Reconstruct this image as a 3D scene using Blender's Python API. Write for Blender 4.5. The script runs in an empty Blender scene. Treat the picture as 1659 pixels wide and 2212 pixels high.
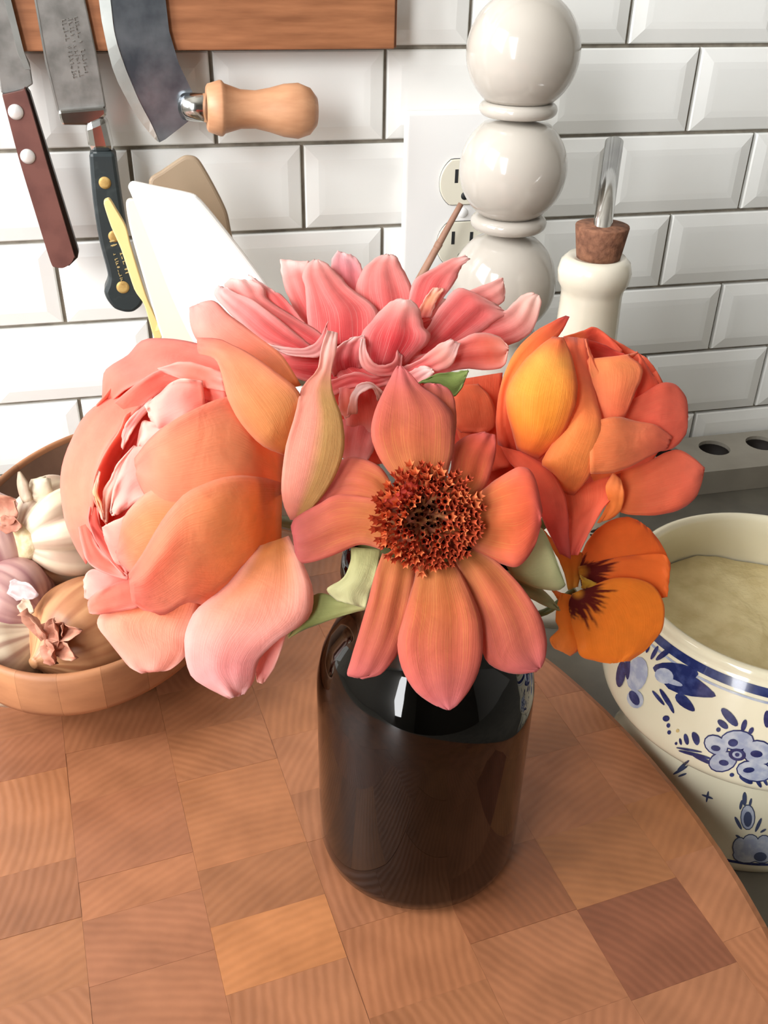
import bpy, bmesh, math, random
from mathutils import Vector, Matrix, noise
random.seed(7)
scene = bpy.context.scene
col = scene.collection

# ---------------------------------------------------------------- camera
FPX = 2044.3
RM = Matrix(((0.97425944, -0.22471188, 0.01797552),
             (-0.10455073, -0.5210519, -0.84709743),
             (0.19971903, 0.82341331, -0.53113352)))      # rows: right, down, forward
CAM = Vector((-0.0389659, -0.609412, 0.0652858))
camd = bpy.data.cameras.new('camera'); cam = bpy.data.objects.new('camera', camd); col.objects.link(cam)
camd.sensor_fit = 'VERTICAL'; camd.sensor_height = 24.0; camd.lens = 24.0 * FPX / 2212.0
camd.clip_start = 0.01; camd.clip_end = 50
r_, d_, f_ = RM[0], RM[1], RM[2]
cam.matrix_world = Matrix(((r_[0], -d_[0], -f_[0], CAM[0]), (r_[1], -d_[1], -f_[1], CAM[1]),
                           (r_[2], -d_[2], -f_[2], CAM[2]), (0, 0, 0, 1)))
scene.camera = cam

# ---------------------------------------------------------------- world, lights, exposure
world = bpy.data.worlds.new('world'); scene.world = world; world.use_nodes = True
bg = world.node_tree.nodes['Background']; bg.inputs[0].default_value = (1.0, 0.965, 0.92, 1); bg.inputs[1].default_value = 0.5
def area(name, loc, target, sx, sy, power, colr):
    l = bpy.data.lights.new(name, 'AREA'); l.shape = 'RECTANGLE'; l.size = sx; l.size_y = sy; l.energy = power; l.color = colr
    o = bpy.data.objects.new(name, l); col.objects.link(o); o.location = loc
    o.rotation_euler = (Vector(target) - Vector(loc)).to_track_quat('-Z', 'Y').to_euler()
    return o
# two tall windows in the room's left side
area('window_light', (-1.10, -0.44, 0.28), (0.0, -0.25, -0.15), 0.60, 1.2, 27, (0.97, 0.985, 1.0))
area('window_light', (-1.10, -1.36, 0.35), (0.0, -0.20, -0.15), 0.60, 1.2, 27, (0.98, 0.99, 1.0))
vs = scene.view_settings
vs.view_transform = 'Standard'; vs.look = 'None'; vs.gamma = 1.0; vs.exposure = 0.62
try: vs.use_curve_mapping = False
except Exception: pass

# ---------------------------------------------------------------- geometry helpers
def ray(px, py):
    a, b = (px - 829.5) / FPX, (py - 1106.0) / FPX
    return r_ * a + d_ * b + f_
def PT(px, py, t): return CAM + ray(px, py) * t
def PY(px, py, Y):
    d = ray(px, py); return CAM + d * ((Y - CAM[1]) / d[1])
def PZ(px, py, Z):
    d = ray(px, py); return CAM + d * ((Z - CAM[2]) / d[2])
def lin(c):
    o = []
    for v in c[:3]:
        v = v / 255.0
        o.append(v / 12.92 if v <= 0.04045 else ((v + 0.055) / 1.055) ** 2.4)
    return tuple(o)
def lin4(c): return lin(c) + (1.0,)

def empty(name, loc, label=None, cat=None, group=None):
    o = bpy.data.objects.new(name, None); col.objects.link(o); o.location = loc; o.empty_display_size = 0.01
    tag(o, label, cat, group); return o
def tag(o, label=None, cat=None, group=None, kind=None):
    if label: o['label'] = label
    if cat: o['category'] = cat
    if group: o['group'] = group
    if kind: o['kind'] = kind
    return o
def mesh(name, verts, faces, mat, parent=None, smooth=True, origin=None, solid=0, bevel=0, seg=2, sub=0):
    """one mesh object; verts in world space"""
    if parent is not None: org = Vector(parent['_w']) if '_w' in parent else parent.location.copy()
    else: org = Vector(origin) if origin is not None else Vector((0, 0, 0))
    loc = Vector((0, 0, 0)) if parent is not None else org
    me = bpy.data.meshes.new(name)
    me.from_pydata([tuple(Vector(v) - org) for v in verts], [], faces); me.update()
    if smooth: me.polygons.foreach_set('use_smooth', [True] * len(me.polygons))
    me.materials.append(mat)
    o = bpy.data.objects.new(name, me); col.objects.link(o); o.location = loc
    if parent is not None: o.parent = parent
    if solid: m = o.modifiers.new('solid', 'SOLIDIFY'); m.thickness = solid; m.offset = 0
    if bevel: m = o.modifiers.new('bevel', 'BEVEL'); m.width = bevel; m.segments = seg; m.limit_method = 'ANGLE'; m.angle_limit = 0.6
    if sub: m = o.modifiers.new('sub', 'SUBSURF'); m.levels = sub; m.render_levels = sub
    return o
def fixn(o):
    bm = bmesh.new(); bm.from_mesh(o.data); bmesh.ops.recalc_face_normals(bm, faces=bm.faces); bm.to_mesh(o.data); bm.free(); return o
def spline(pts, n):
    """Catmull-Rom through a list of tuples"""
    K = len(pts); out = []
    for i in range(n):
        u = i / (n - 1) * (K - 1); k = min(int(u), K - 2); f = u - k
        p1, p2 = pts[k], pts[k + 1]
        p0 = pts[k - 1] if k > 0 else tuple(2 * a - b for a, b in zip(p1, p2))
        p3 = pts[k + 2] if k + 2 < K else tuple(2 * b - a for a, b in zip(p1, p2))
        out.append(tuple(0.5 * (2 * b + (c - a) * f + (2 * a - 5 * b + 4 * c - d) * f * f + (3 * b - a - 3 * c + d) * f ** 3)
                         for a, b, c, d in zip(p0, p1, p2, p3)))
    return out
def lathe_vf(profile, c, seg=48, axis=None, sx=1, sy=1):
    """profile: (r, h) list along axis from point c"""
    A = Vector(axis).normalized() if axis is not None else Vector((0, 0, 1))
    if abs(A.z) > 0.999: X, Y = Vector((1, 0, 0)), Vector((0, 1, 0))
    else:
        X = A.cross(Vector((0, 0, 1))).normalized(); Y = A.cross(X).normalized()
    c = Vector(c); V = []; F = []
    for r, h in profile:
        for i in range(seg):
            a = 2 * math.pi * i / seg
            V.append(c + A * h + X * (r * math.cos(a) * sx) + Y * (r * math.sin(a) * sy))
    for j in range(len(profile) - 1):
        for i in range(seg):
            F.append((j * seg + i, j * seg + (i + 1) % seg, (j + 1) * seg + (i + 1) % seg, (j + 1) * seg + i))
    return V, F
def lathe(name, profile, c, mat, parent=None, seg=48, axis=None, n=0, origin=None, sx=1, sy=1):
    if n: profile = spline(profile, n)
    profile = [(max(r, 1e-5), h) for r, h in profile]
    V, F = lathe_vf(profile, c, seg, axis, sx, sy)
    return fixn(mesh(name, V, F, mat, parent, origin=origin))
def tube(name, pts, rad, mat, parent=None, n=24, seg=10, origin=None):
    pts = [tuple(p) + (rr,) for p, rr in zip(pts, rad if isinstance(rad, (list, tuple)) else [rad] * len(pts))]
    S = spline(pts, n); V = []; F = []; prev = None
    for i, s in enumerate(S):
        p = Vector(s[:3]); q = Vector(S[min(i + 1, n - 1)][:3]) - Vector(S[max(i - 1, 0)][:3]); q.normalize()
        if prev is None: prev = q.orthogonal().normalized()
        X = (prev - q * prev.dot(q)).normalized(); prev = X; Y = q.cross(X)
        for k in range(seg):
            a = 2 * math.pi * k / seg; V.append(p + (X * math.cos(a) + Y * math.sin(a)) * s[3])
    for i in range(n - 1):
        for k in range(seg): F.append((i * seg + k, i * seg + (k + 1) % seg, (i + 1) * seg + (k + 1) % seg, (i + 1) * seg + k))
    F.append(tuple(range(seg))); F.append(tuple(range((n - 1) * seg, n * seg)))
    return fixn(mesh(name, V, F, mat, parent, origin=origin))
def plate(name, outline, y0, y1, mat, parent=None, bevel=0, origin=None, smooth=False, tf=None):
    """px outline on wall-parallel plane y0, extruded to y1"""
    A = [PY(x, y, y0) for x, y in outline]; n = len(A)
    B = [Vector((p.x, y1, p.z)) for p in A]
    if tf: A = [tf(p) for p in A]; B = [tf(p) for p in B]
    F = [tuple(range(n)), tuple(range(2 * n - 1, n - 1, -1))] + [(i, i + n, (i + 1) % n + n, (i + 1) % n) for i in range(n)]
    return fixn(mesh(name, A + B, F, mat, parent, smooth=smooth, origin=origin, bevel=bevel))
def smooth_outline(pts, k=4, keep=()):
    n = len(pts); out = []
    for i in range(n):
        p0, p1, p2, p3 = pts[i - 1], pts[i], pts[(i + 1) % n], pts[(i + 2) % n]
        if i in keep: p0 = p1
        if (i + 1) % n in keep: p3 = p2
        for j in range(k):
            f = j / k
            out.append(tuple(0.5 * (2 * b + (c - a) * f * .8 + (-.8 * (c - a) * 2 - .8 * (d - b) + 6 * (c - b)) * f * f + (.8 * (c - a) + .8 * (d - b) - 4 * (c - b)) * f ** 3) for a, b, c, d in zip(p0, p1, p2, p3)))
    return out
def box(name, a, b, mat, parent=None, bevel=0, origin=None, seg=2):
    V = [(x, y, z) for x in (a[0], b[0]) for y in (a[1], b[1]) for z in (a[2], b[2])]
    F = [(0, 1, 3, 2), (4, 6, 7, 5), (0, 4, 5, 1), (2, 3, 7, 6), (0, 2, 6, 4), (1, 5, 7, 3)]
    return fixn(mesh(name, V, F, mat, parent, smooth=False, origin=origin, bevel=bevel, seg=seg))

# ---------------------------------------------------------------- materials
def M(name, base, rough=0.5, metal=0.0, var=None, scale=20, stretch=(1, 1, 1), detail=4, lo=0.4, hi=0.65, bump=0.0, bscale=None,
      coat=0.0, trans=0.0, ior=1.45, spec=0.5, sss=0.0):
    m = bpy.data.materials.new(name); m.use_nodes = True; N = m.node_tree.nodes; L = m.node_tree.links
    b = N['Principled BSDF']
    b.inputs['Base Color'].default_value = lin4(base); b.inputs['Roughness'].default_value = rough; b.inputs['Metallic'].default_value = metal
    b.inputs['Coat Weight'].default_value = coat; b.inputs['Coat Roughness'].default_value = 0.06
    b.inputs['Transmission Weight'].default_value = trans; b.inputs['IOR'].default_value = ior
    b.inputs['Specular IOR Level'].default_value = spec
    if sss: b.inputs['Subsurface Weight'].default_value = sss; b.inputs['Subsurface Radius'].default_value = (0.004, 0.003, 0.002); b.inputs['Subsurface Scale'].default_value = 1
    if var is not None or bump:
        tc = N.new('ShaderNodeTexCoord'); mp = N.new('ShaderNodeMapping'); mp.inputs['Scale'].default_value = stretch
        L.new(tc.outputs['Object'], mp.inputs[0])
        nz = N.new('ShaderNodeTexNoise'); nz.inputs['Scale'].default_value = scale; nz.inputs['Detail'].default_value = detail
        L.new(mp.outputs[0], nz.inputs['Vector'])
        if var is not None:
            cr = N.new('ShaderNodeValToRGB'); cr.color_ramp.elements[0].position = lo; cr.color_ramp.elements[1].position = hi
            cr.color_ramp.elements[0].color = lin4(base); cr.color_ramp.elements[1].color = lin4(var)
            L.new(nz.outputs['Fac'], cr.inputs[0]); L.new(cr.outputs[0], b.inputs['Base Color'])
        if bump:
            n2 = nz
            if bscale:
                n2 = N.new('ShaderNodeTexNoise'); n2.inputs['Scale'].default_value = bscale; n2.inputs['Detail'].default_value = 3; L.new(mp.outputs[0], n2.inputs['Vector'])
            bp = N.new('ShaderNodeBump'); bp.inputs['Strength'].default_value = bump; bp.inputs['Distance'].default_value = 0.001
            L.new(n2.outputs['Fac'], bp.inputs['Height']); L.new(bp.outputs[0], b.inputs['Normal'])
    return m
def wood_mat(name, c1, c2, ring=60, rough=0.45, axis='x', dist=2.0, use_color=False):
    """growth rings, rotated per object; c1 light, c2 dark"""
    m = bpy.data.materials.new(name); m.use_nodes = True; N = m.node_tree.nodes; L = m.node_tree.links; b = N['Principled BSDF']
    b.inputs['Roughness'].default_value = rough
    tc = N.new('ShaderNodeTexCoord'); mp = N.new('ShaderNodeMapping'); L.new(tc.outputs['Object'], mp.inputs[0])
    wv = N.new('ShaderNodeTexWave'); wv.wave_type = 'RINGS'; wv.rings_direction = 'Z'; wv.inputs['Scale'].default_value = ring; wv.inputs['Distortion'].default_value = dist
    wv.inputs['Detail'].default_value = 3; wv.inputs['Detail Scale'].default_value = 1.5
    nz = N.new('ShaderNodeTexNoise'); nz.inputs['Scale'].default_value = 45; nz.inputs['Detail'].default_value = 5
    L.new(mp.outputs[0], wv.inputs['Vector']); L.new(tc.outputs['Object'], nz.inputs['Vector'])
    mix = N.new('ShaderNodeMixRGB'); mix.inputs[1].default_value = lin4(c1); mix.inputs[2].default_value = lin4(c2)
    ma = N.new('ShaderNodeMath'); ma.operation = 'MULTIPLY_ADD'; ma.inputs[1].default_value = 0.17; ma.use_clamp = True
    L.new(wv.outputs['Fac'], ma.inputs[0])
    m2 = N.new('ShaderNodeMath'); m2.operation = 'MULTIPLY_ADD'; m2.inputs[1].default_value = 1.5; m2.inputs[2].default_value = -0.50
    L.new(nz.outputs['Fac'], m2.inputs[0]); L.new(m2.outputs[0], ma.inputs[2]); L.new(ma.outputs[0], mix.inputs[0])
    out = mix.outputs[0]
    if use_color:
        oi = N.new('ShaderNodeObjectInfo')
        mu = N.new('ShaderNodeMath'); mu.operation = 'MULTIPLY'; mu.inputs[1].default_value = 6.283
        L.new(oi.outputs['Random'], mu.inputs[0])
        cx = N.new('ShaderNodeCombineXYZ'); L.new(mu.outputs[0], cx.inputs[2]); L.new(cx.outputs[0], mp.inputs['Rotation'])
        c2x = N.new('ShaderNodeCombineXYZ'); ofs = N.new('ShaderNodeMath'); ofs.operation = 'MULTIPLY_ADD'; ofs.inputs[1].default_value = 0.12; ofs.inputs[2].default_value = 0.045
        L.new(oi.outputs['Random'], ofs.inputs[0]); L.new(ofs.outputs[0], c2x.inputs[0]); L.new(ofs.outputs[0], c2x.inputs[1]); L.new(c2x.outputs[0], mp.inputs['Location'])
        mm = N.new('ShaderNodeMixRGB'); mm.blend_type = 'MULTIPLY'; mm.inputs[0].default_value = 1
        L.new(out, mm.inputs[1]); L.new(oi.outputs['Color'], mm.inputs[2]); out = mm.outputs[0]
    L.new(out, b.inputs['Base Color'])
    bp = N.new('ShaderNodeBump'); bp.inputs['Strength'].default_value = 0.12; bp.inputs['Distance'].default_value = 0.0006
    L.new(wv.outputs['Fac'], bp.inputs['Height']); L.new(bp.outputs[0], b.inputs['Normal'])
    return m

tile_m = M('glazed_tile', (247, 248, 245), 0.12, var=(240, 240, 235), scale=9, lo=0.35, hi=0.7, bump=0.06, bscale=14, coat=0.3)
grout_m = M('grout', (158, 150, 136), 0.9, var=(132, 124, 112), scale=120)
stone_m = M('counter_stone', (112, 108, 98), 0.35, var=(96, 92, 84), scale=30, bump=0.02)
ledge_m = M('painted_ledge', (158, 152, 140), 0.32, var=(146, 140, 128), scale=25)
dark_m = M('dark_hole', (38, 32, 28), 0.7)
block_m = wood_mat('end_grain_wood', (164, 108, 74), (124, 78, 50), 85, 0.42, use_color=True)
rack_m = M('oak_rack', (166, 110, 74), 0.5, var=(130, 82, 52), scale=26, stretch=(1, 1, 9), detail=6, lo=0.3, hi=0.7, bump=0.15)
beech_m = M('beech_handle', (210, 158, 120), 0.45, var=(184, 130, 94), scale=30, stretch=(1, 4, 5), detail=5, lo=0.35, hi=0.7)
bowlwood_m = M('bowl_wood', (172, 118, 80), 0.55, var=(146, 96, 64), scale=40, stretch=(1, 1, 3), lo=0.35, hi=0.7)
def vary(m, amt):
    N = m.node_tree.nodes; L = m.node_tree.links; b = N['Principled BSDF']; src = b.inputs['Base Color'].links[0].from_socket
    oi = N.new('ShaderNodeObjectInfo'); k = N.new('ShaderNodeMath'); k.operation = 'MULTIPLY_ADD'; k.inputs[1].default_value = amt; k.inputs[2].default_value = 1 - amt / 2
    mm = N.new('ShaderNodeMixRGB'); mm.blend_type = 'MULTIPLY'; mm.inputs[0].default_value = 1
    L.new(oi.outputs['Random'], k.inputs[0]); L.new(src, mm.inputs[1]); L.new(k.outputs[0], mm.inputs[2]); L.new(mm.outputs[0], b.inputs['Base Color'])
def attr_mat(name, rough, bump):
    m = M(name, (200, 180, 150), rough, var=(190, 170, 140), scale=90, bump=bump); N = m.node_tree.nodes; L = m.node_tree.links
    at = N.new('ShaderNodeAttribute'); at.attribute_name = 'Col'; L.new(at.outputs['Color'], N['Principled BSDF'].inputs['Base Color']); return m
bulb_m = attr_mat('striped_bulb_skin', 0.42, 0.25)
bowlshade_m = M('shaded_bowl_wood', (128, 96, 76), 0.6, var=(106, 78, 62), scale=25)  # bowl wood in a darker colour, with the interior's shade painted in
vary(bowlwood_m, .28)
steel_m = M('bright_steel', (215, 215, 212), 0.16, 1.0, var=(190, 190, 190), scale=60)
oldsteel_m = M('worn_blade_steel', (150, 148, 144), 0.42, 0.5, var=(116, 115, 111), scale=70, detail=6, bump=0.1)
edge_m = M('ground_edge_steel', (200, 204, 200), 0.3, 0.8, var=(178, 182, 178), scale=50)
bluesteel_m = M('dark_blade_steel', (128, 134, 140), 0.2, 0.6, var=(84, 91, 99), scale=45, detail=6)
rivet_m = M('steel_rivet', (230, 230, 228), 0.35, 0.4)
brass_m = M('brass_rivet', (200, 168, 104), 0.6, 0.3, var=(170, 135, 75), scale=200)
brownh_m = M('brown_handle', (116, 74, 66), 0.5, var=(98, 60, 54), scale=60)
blackh_m = M('black_handle', (44, 52, 54), 0.4, var=(70, 78, 78), scale=120, lo=0.55, hi=0.8)
gold_m = M('gilt_lettering', (196, 172, 116), 0.5)
stamp_m = M('stamped_mark', (146, 144, 138), 0.5, 0.7)
white_sil_m = M('white_silicone', (246, 244, 240), 0.45, sss=0.0)
cream_sil_m = M('cream_silicone', (232, 222, 206), 0.5)
taupe_sil_m = M('taupe_silicone', (158, 138, 114), 0.5, var=(150, 128, 104), scale=15)
yellow_wood_m = M('pale_yellow_wood', (240, 214, 150), 0.5, var=(230, 200, 130), scale=30, stretch=(1, 1, 0.2))
stick_m = M('brown_stick', (150, 112, 92), 0.6, var=(170, 130, 108), scale=60)
crock_m = M('crock_glaze', (236, 232, 222), 0.25)
mill_m = M('mill_lacquer', (192, 186, 176), 0.12, var=(185, 178, 168), scale=10, coat=0.5)
oil_m = M('cream_glaze', (226, 220, 204), 0.2, var=(214, 206, 186), scale=18, coat=0.4)
cork_m = M('cork', (140, 96, 72), 0.85, var=(92, 58, 42), scale=260, detail=6, lo=0.35, hi=0.7, bump=0.8)
plast_m = M('outlet_plate', (240, 240, 238), 0.3)
recep_m = M('outlet_receptacle', (228, 224, 206), 0.35)
slot_m = M('outlet_slot', (40, 42, 44), 0.6)
delft_m = M('delft_glaze', (226, 219, 192), 0.12, var=(217, 209, 180), scale=14, coat=0.5)
blue_m = M('delft_blue', (34, 42, 88), 0.18, var=(56, 66, 112), scale=260, lo=0.45, hi=0.7, coat=0.5)
blue2_m = M('delft_wash', (150, 158, 178), 0.18, var=(186, 190, 196), scale=200, coat=0.5)
salt_m = M('cream_powder', (214, 199, 154), 0.95, var=(198, 181, 134), scale=90, detail=8, bump=0.6, bscale=400)
dish_m = M('white_dish', (236, 234, 230), 0.2)
garlic_m = M('garlic_skin', (220, 202, 174), 0.5, var=(178, 150, 128), scale=70, stretch=(1, 1, .4), bump=0.2)
purple_m = M('purple_skin', (166, 116, 114), 0.4, var=(208, 170, 158), scale=40, stretch=(1, 1, .3), bump=0.15)
shallot_m = M('shallot_skin', (198, 140, 92), 0.4, var=(178, 116, 76), scale=40, stretch=(1, 1, .2), bump=0.1)
husk_m = M('dry_husk', (168, 108, 86), 0.7, var=(206, 150, 124), scale=120, bump=0.5)
root_m = M('root_plate', (196, 172, 128), 0.9, var=(222, 204, 168), scale=200, bump=0.8)
amber_m = M('dark_amber_glass', (16, 3, 2), 0.03, trans=1.0, ior=1.5)
water_m = M('vase_water', (120, 90, 70), 0.02, trans=1.0, ior=1.33)
leaf_m = M('leaf_green', (118, 132, 72), 0.5, var=(96, 112, 56), scale=60)
pleaf_m = M('pale_leaf_green', (176, 172, 120), 0.5, var=(150, 150, 96), scale=50)
stem_m = M('stem_green', (104, 112, 58), 0.5, var=(84, 96, 48), scale=50)

# ---------------------------------------------------------------- wall with tiles
SU, SV = 0.05205, 0.0531
CTR = -0.305
wall = mesh('wall_back', [(-1.13, 0.004, CTR - .1), (1.4, 0.004, CTR - .1), (1.4, 0.004, 0.55), (-1.13, 0.004, 0.55),
                          (-1.13, 0.06, CTR - .1), (1.4, 0.06, CTR - .1), (1.4, 0.06, 0.55), (-1.13, 0.06, 0.55)],
            [(0, 1, 2, 3), (4, 7, 6, 5), (0, 4, 5, 1), (3, 2, 6, 7), (0, 3, 7, 4), (1, 5, 6, 2)], grout_m, smooth=False)
tag(wall, 'white bevelled subway tile wall with grey grout lines', kind='structure')
def tile_mesh(w, h):
    g = 0.0012; bv = 0.0085
    x, z = w / 2 - g, h / 2 - g
    V = []; F = []
    for xx, zz, yy in ((x, z, 0.004), (x, z, 0.0012), (x - .0008, z - .0008, 0.0), (x - bv, z - bv, -0.0016), (x - bv - .004, z - bv - .004, -0.0018)):
        V += [(-xx, yy, -zz), (xx, yy, -zz), (xx, yy, zz), (-xx, yy, zz)]
    for k in range(4):
        for i in range(4): F.append((k * 4 + i, k * 4 + (i + 1) % 4, k * 4 + 4 + (i + 1) % 4, k * 4 + 4 + i))
    F.append((16, 17, 18, 19))
    me = bpy.data.meshes.new('tile'); me.from_pydata(V, [], F); me.materials.append(tile_m); me.update(); return me
tm = tile_mesh(2 * SU, SV)
for row in range(-6, 6):
    z = -(row + .5) * SV
    if z - SV / 2 < CTR - .02: continue
    for k in range(-9, 12):
        u = 2 * k + (1 if row % 2 == 0 else 2)
        x = u * SU
        if x < -0.55 or x > 0.75: continue
        t = bpy.data.objects.new('tile', tm); col.objects.link(t); t.parent = wall
        t.location = (x, random.uniform(-.0003, .0003), z)
        t.rotation_euler = (random.uniform(-.006, .006), 0, random.uniform(-.005, .005))

# ---------------------------------------------------------------- counter, ledge
floor = box('floor', (-1.19, -2.96, -1.24), (1.96, 0.06, -1.20), stone_m, origin=(0, 0, -1.24))
tag(floor, 'plain kitchen floor far below the countertop', kind='structure')
room_m = M('painted_wall', (212, 208, 200), 0.7)
room2_m = M('darkened_room_wall', (120, 112, 102), 0.6)  # unseen wall, coloured dark so the bottle reflects a dim room
def shell(name, a, b, label, m=None):
    o = box(name, a, b, m or room_m, origin=a); return tag(o, label, kind='structure')
shell('wall_left', (-1.19, -2.9, -1.2), (-1.13, 0.0, 1.3), 'plain painted kitchen wall with the windows')
shell('wall_right', (1.9, -2.9, -1.2), (1.96, 0.0, 1.3), 'plain painted kitchen wall opposite the windows')
shell('wall_front', (-1.19, -2.96, -1.2), (1.96, -2.9, 1.3), 'unseen kitchen wall behind the viewpoint, darkened for the reflections', room2_m)
shell('ceiling', (-1.19, -2.96, 1.3), (1.96, 0.06, 1.36), 'plain painted kitchen ceiling')
upper = box('upper_wall', (-1.13, 0.004, 0.55), (1.9, 0.06, 1.3), room_m, wall)
box('side_wall', (1.4, .004, CTR - .9), (1.9, .06, .55), room_m, wall); box('lower_wall', (-1.13, .004, -1.2), (1.4, .06, CTR - .1), room_m, wall)
counter = box('countertop', (-1.13, -0.95, CTR - 0.04), (1.4, 0.0, CTR), stone_m, origin=(0, -0.5, CTR - .04), bevel=0.003)
tag(counter, 'dark grey stone countertop along the white tiled wall', 'countertop')

LZ = -0.285
ledge = empty('vent_ledge', (0.6, -0.03, CTR), 'low grey ledge with a row of dark round holes along the tiles', 'ledge')
def ledge_build():
    x0, cell, ncell = 0.371 - 0.0415 * 4.5, 0.0415, 14
    ya, yb = -0.059, -0.0045; V = []; F = []
    hr = 0.0122; cy = -0.0245; nseg = 24; holes = []
    for c in range(ncell):
        cx = x0 + cell * (c + .5); b = len(V)
        for i in range(nseg):
            a = 2 * math.pi * i / nseg + math.pi / 4
            ca, sa = math.cos(a), math.sin(a); k = 1 / max(abs(ca), abs(sa))
            V.append((cx + ca * k * cell / 2, (ya + yb) / 2 + sa * k * (yb - ya) / 2, LZ))
        for i in range(nseg):
            a = 2 * math.pi * i / nseg + math.pi / 4; V.append((cx + math.cos(a) * hr, cy + math.sin(a) * hr, LZ))
        for i in range(nseg):
            a = 2 * math.pi * i / nseg + math.pi / 4; V.append((cx + math.cos(a) * hr, cy + math.sin(a) * hr, LZ - .004))
        for i in range(nseg):
            j = (i + 1) % nseg
            F.append((b + i, b + j, b + nseg + j, b + nseg + i)); F.append((b + nseg + i, b + nseg + j, b + 2 * nseg + j, b + 2 * nseg + i))
        holes.append((cx, cy))
    x1 = x0 + cell * ncell; b = len(V)
    V += [(x0, ya, LZ), (x1, ya, LZ), (x1, ya, CTR + .0002), (x0, ya, CTR + .0002), (x0, yb, LZ), (x1, yb, LZ), (x1, yb, CTR + .0002), (x0, yb, CTR + .0002)]
    F += [(b, b + 1, b + 2, b + 3), (b, b + 4, b + 7, b + 3), (b + 1, b + 5, b + 6, b + 2), (b + 4, b + 5, b + 6, b + 7)]
    body = mesh('ledge_body', V, F, ledge_m, ledge, smooth=False)
    for cx, cy in holes:
        lathe('hole_liner', [(0.0, -.0135), (hr * .99, -.0135), (hr * 1.0, -.003)], (cx, cy, LZ), dark_m, ledge, seg=24)
ledge_build()

# ---------------------------------------------------------------- round end grain board
BZ = -0.257
BC = Vector((-0.1909, -0.3985)); BR = 0.3518
board = empty('cutting_board', (BC.x, BC.y, CTR), 'thick round end-grain wooden cutting board under the dark vase', 'cutting board')
ANG = math.radians(6.8)
e1 = Vector((math.cos(ANG), math.sin(ANG))); e2 = Vector((-math.sin(ANG), math.cos(ANG)))
A0 = Vector((-.0479, -.3835)).dot(e1); SW = 0.0449
def bb(x, y): return Vector((x, y)).dot(e2)
forced = {-1: [bb(-.0984, -.3531), bb(-.0968, -.371), bb(-.102, -.312)], 0: [bb(-.0558, -.3095), bb(-.0526, -.3576), bb(-.0481, -.3835), bb(-.0464, -.4115)],
          1: [bb(.0, -.352), bb(.003, -.395), bb(.004, -.43)], 2: [bb(.05, -.375), bb(.04, -.4114), bb(.045, -.448)], 3: [bb(.0892, -.371), bb(.0906, -.4057), bb(.0932, -.4439)],
          4: [bb(.1297, -.3623), bb(.14, -.392), bb(.14, -.43)], -2: [bb(-.1348, -.2674), bb(-.1321, -.2932), bb(-.1268, -.3437), bb(-.1239, -.3719)]}
tones = {}
def tone(k, b):
    if k == 0 and bb(-.0464, -.4115) - .001 < b < bb(-.0481, -.3835): return (1.28, 1.24, .98)
    if k == 0 and bb(-.0526, -.3576) < b < bb(-.0558, -.3095): return (1.06, 1.02, .9)
    if k == 3 and bb(.0932, -.4439) < b < bb(.0906, -.4057): return (.60, .50, .52)
    if k == 3 and bb(.0906, -.4057) < b < bb(.0892, -.371): return (1.0, .98, .82)
    if k == 4 and bb(.14, -.392) < b < bb(.1297, -.3623): return (1.08, 1.04, .85)
    if k == 2 and bb(.04, -.4114) < b < bb(.05, -.375): return (.74, .66, .62)
    g = random.uniform(.80, 1.06); return (g, g * random.uniform(.94, 1.0), g * random.uniform(.88, 1.0))
def clip(poly):
    n = 128
    cpoly = [(BR * math.cos(2 * math.pi * i / n), BR * math.sin(2 * math.pi * i / n)) for i in range(n)]
    out = poly
    for i in range(n):
        a = cpoly[i]; b = cpoly[(i + 1) % n]; nx, ny = b[1] - a[1], -(b[0] - a[0])
        inp = out; out = []
        for j in range(len(inp)):
            p, q = inp[j], inp[(j + 1) % len(inp)]
            dp = (p[0] - a[0]) * nx + (p[1] - a[1]) * ny; dq = (q[0] - a[0]) * nx + (q[1] - a[1]) * ny
            if dp <= 0: out.append(p)
            if dp * dq < 0:
                s = dp / (dp - dq); out.append((p[0] + (q[0] - p[0]) * s, p[1] + (q[1] - p[1]) * s))
        if len(out) < 3: return []
    res = []
    for p in out:
        if not res or math.hypot(p[0] - res[-1][0], p[1] - res[-1][1]) > 2e-4: res.append(p)
    return res
bca, bcb = BC.dot(e1), BC.dot(e2)
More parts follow.
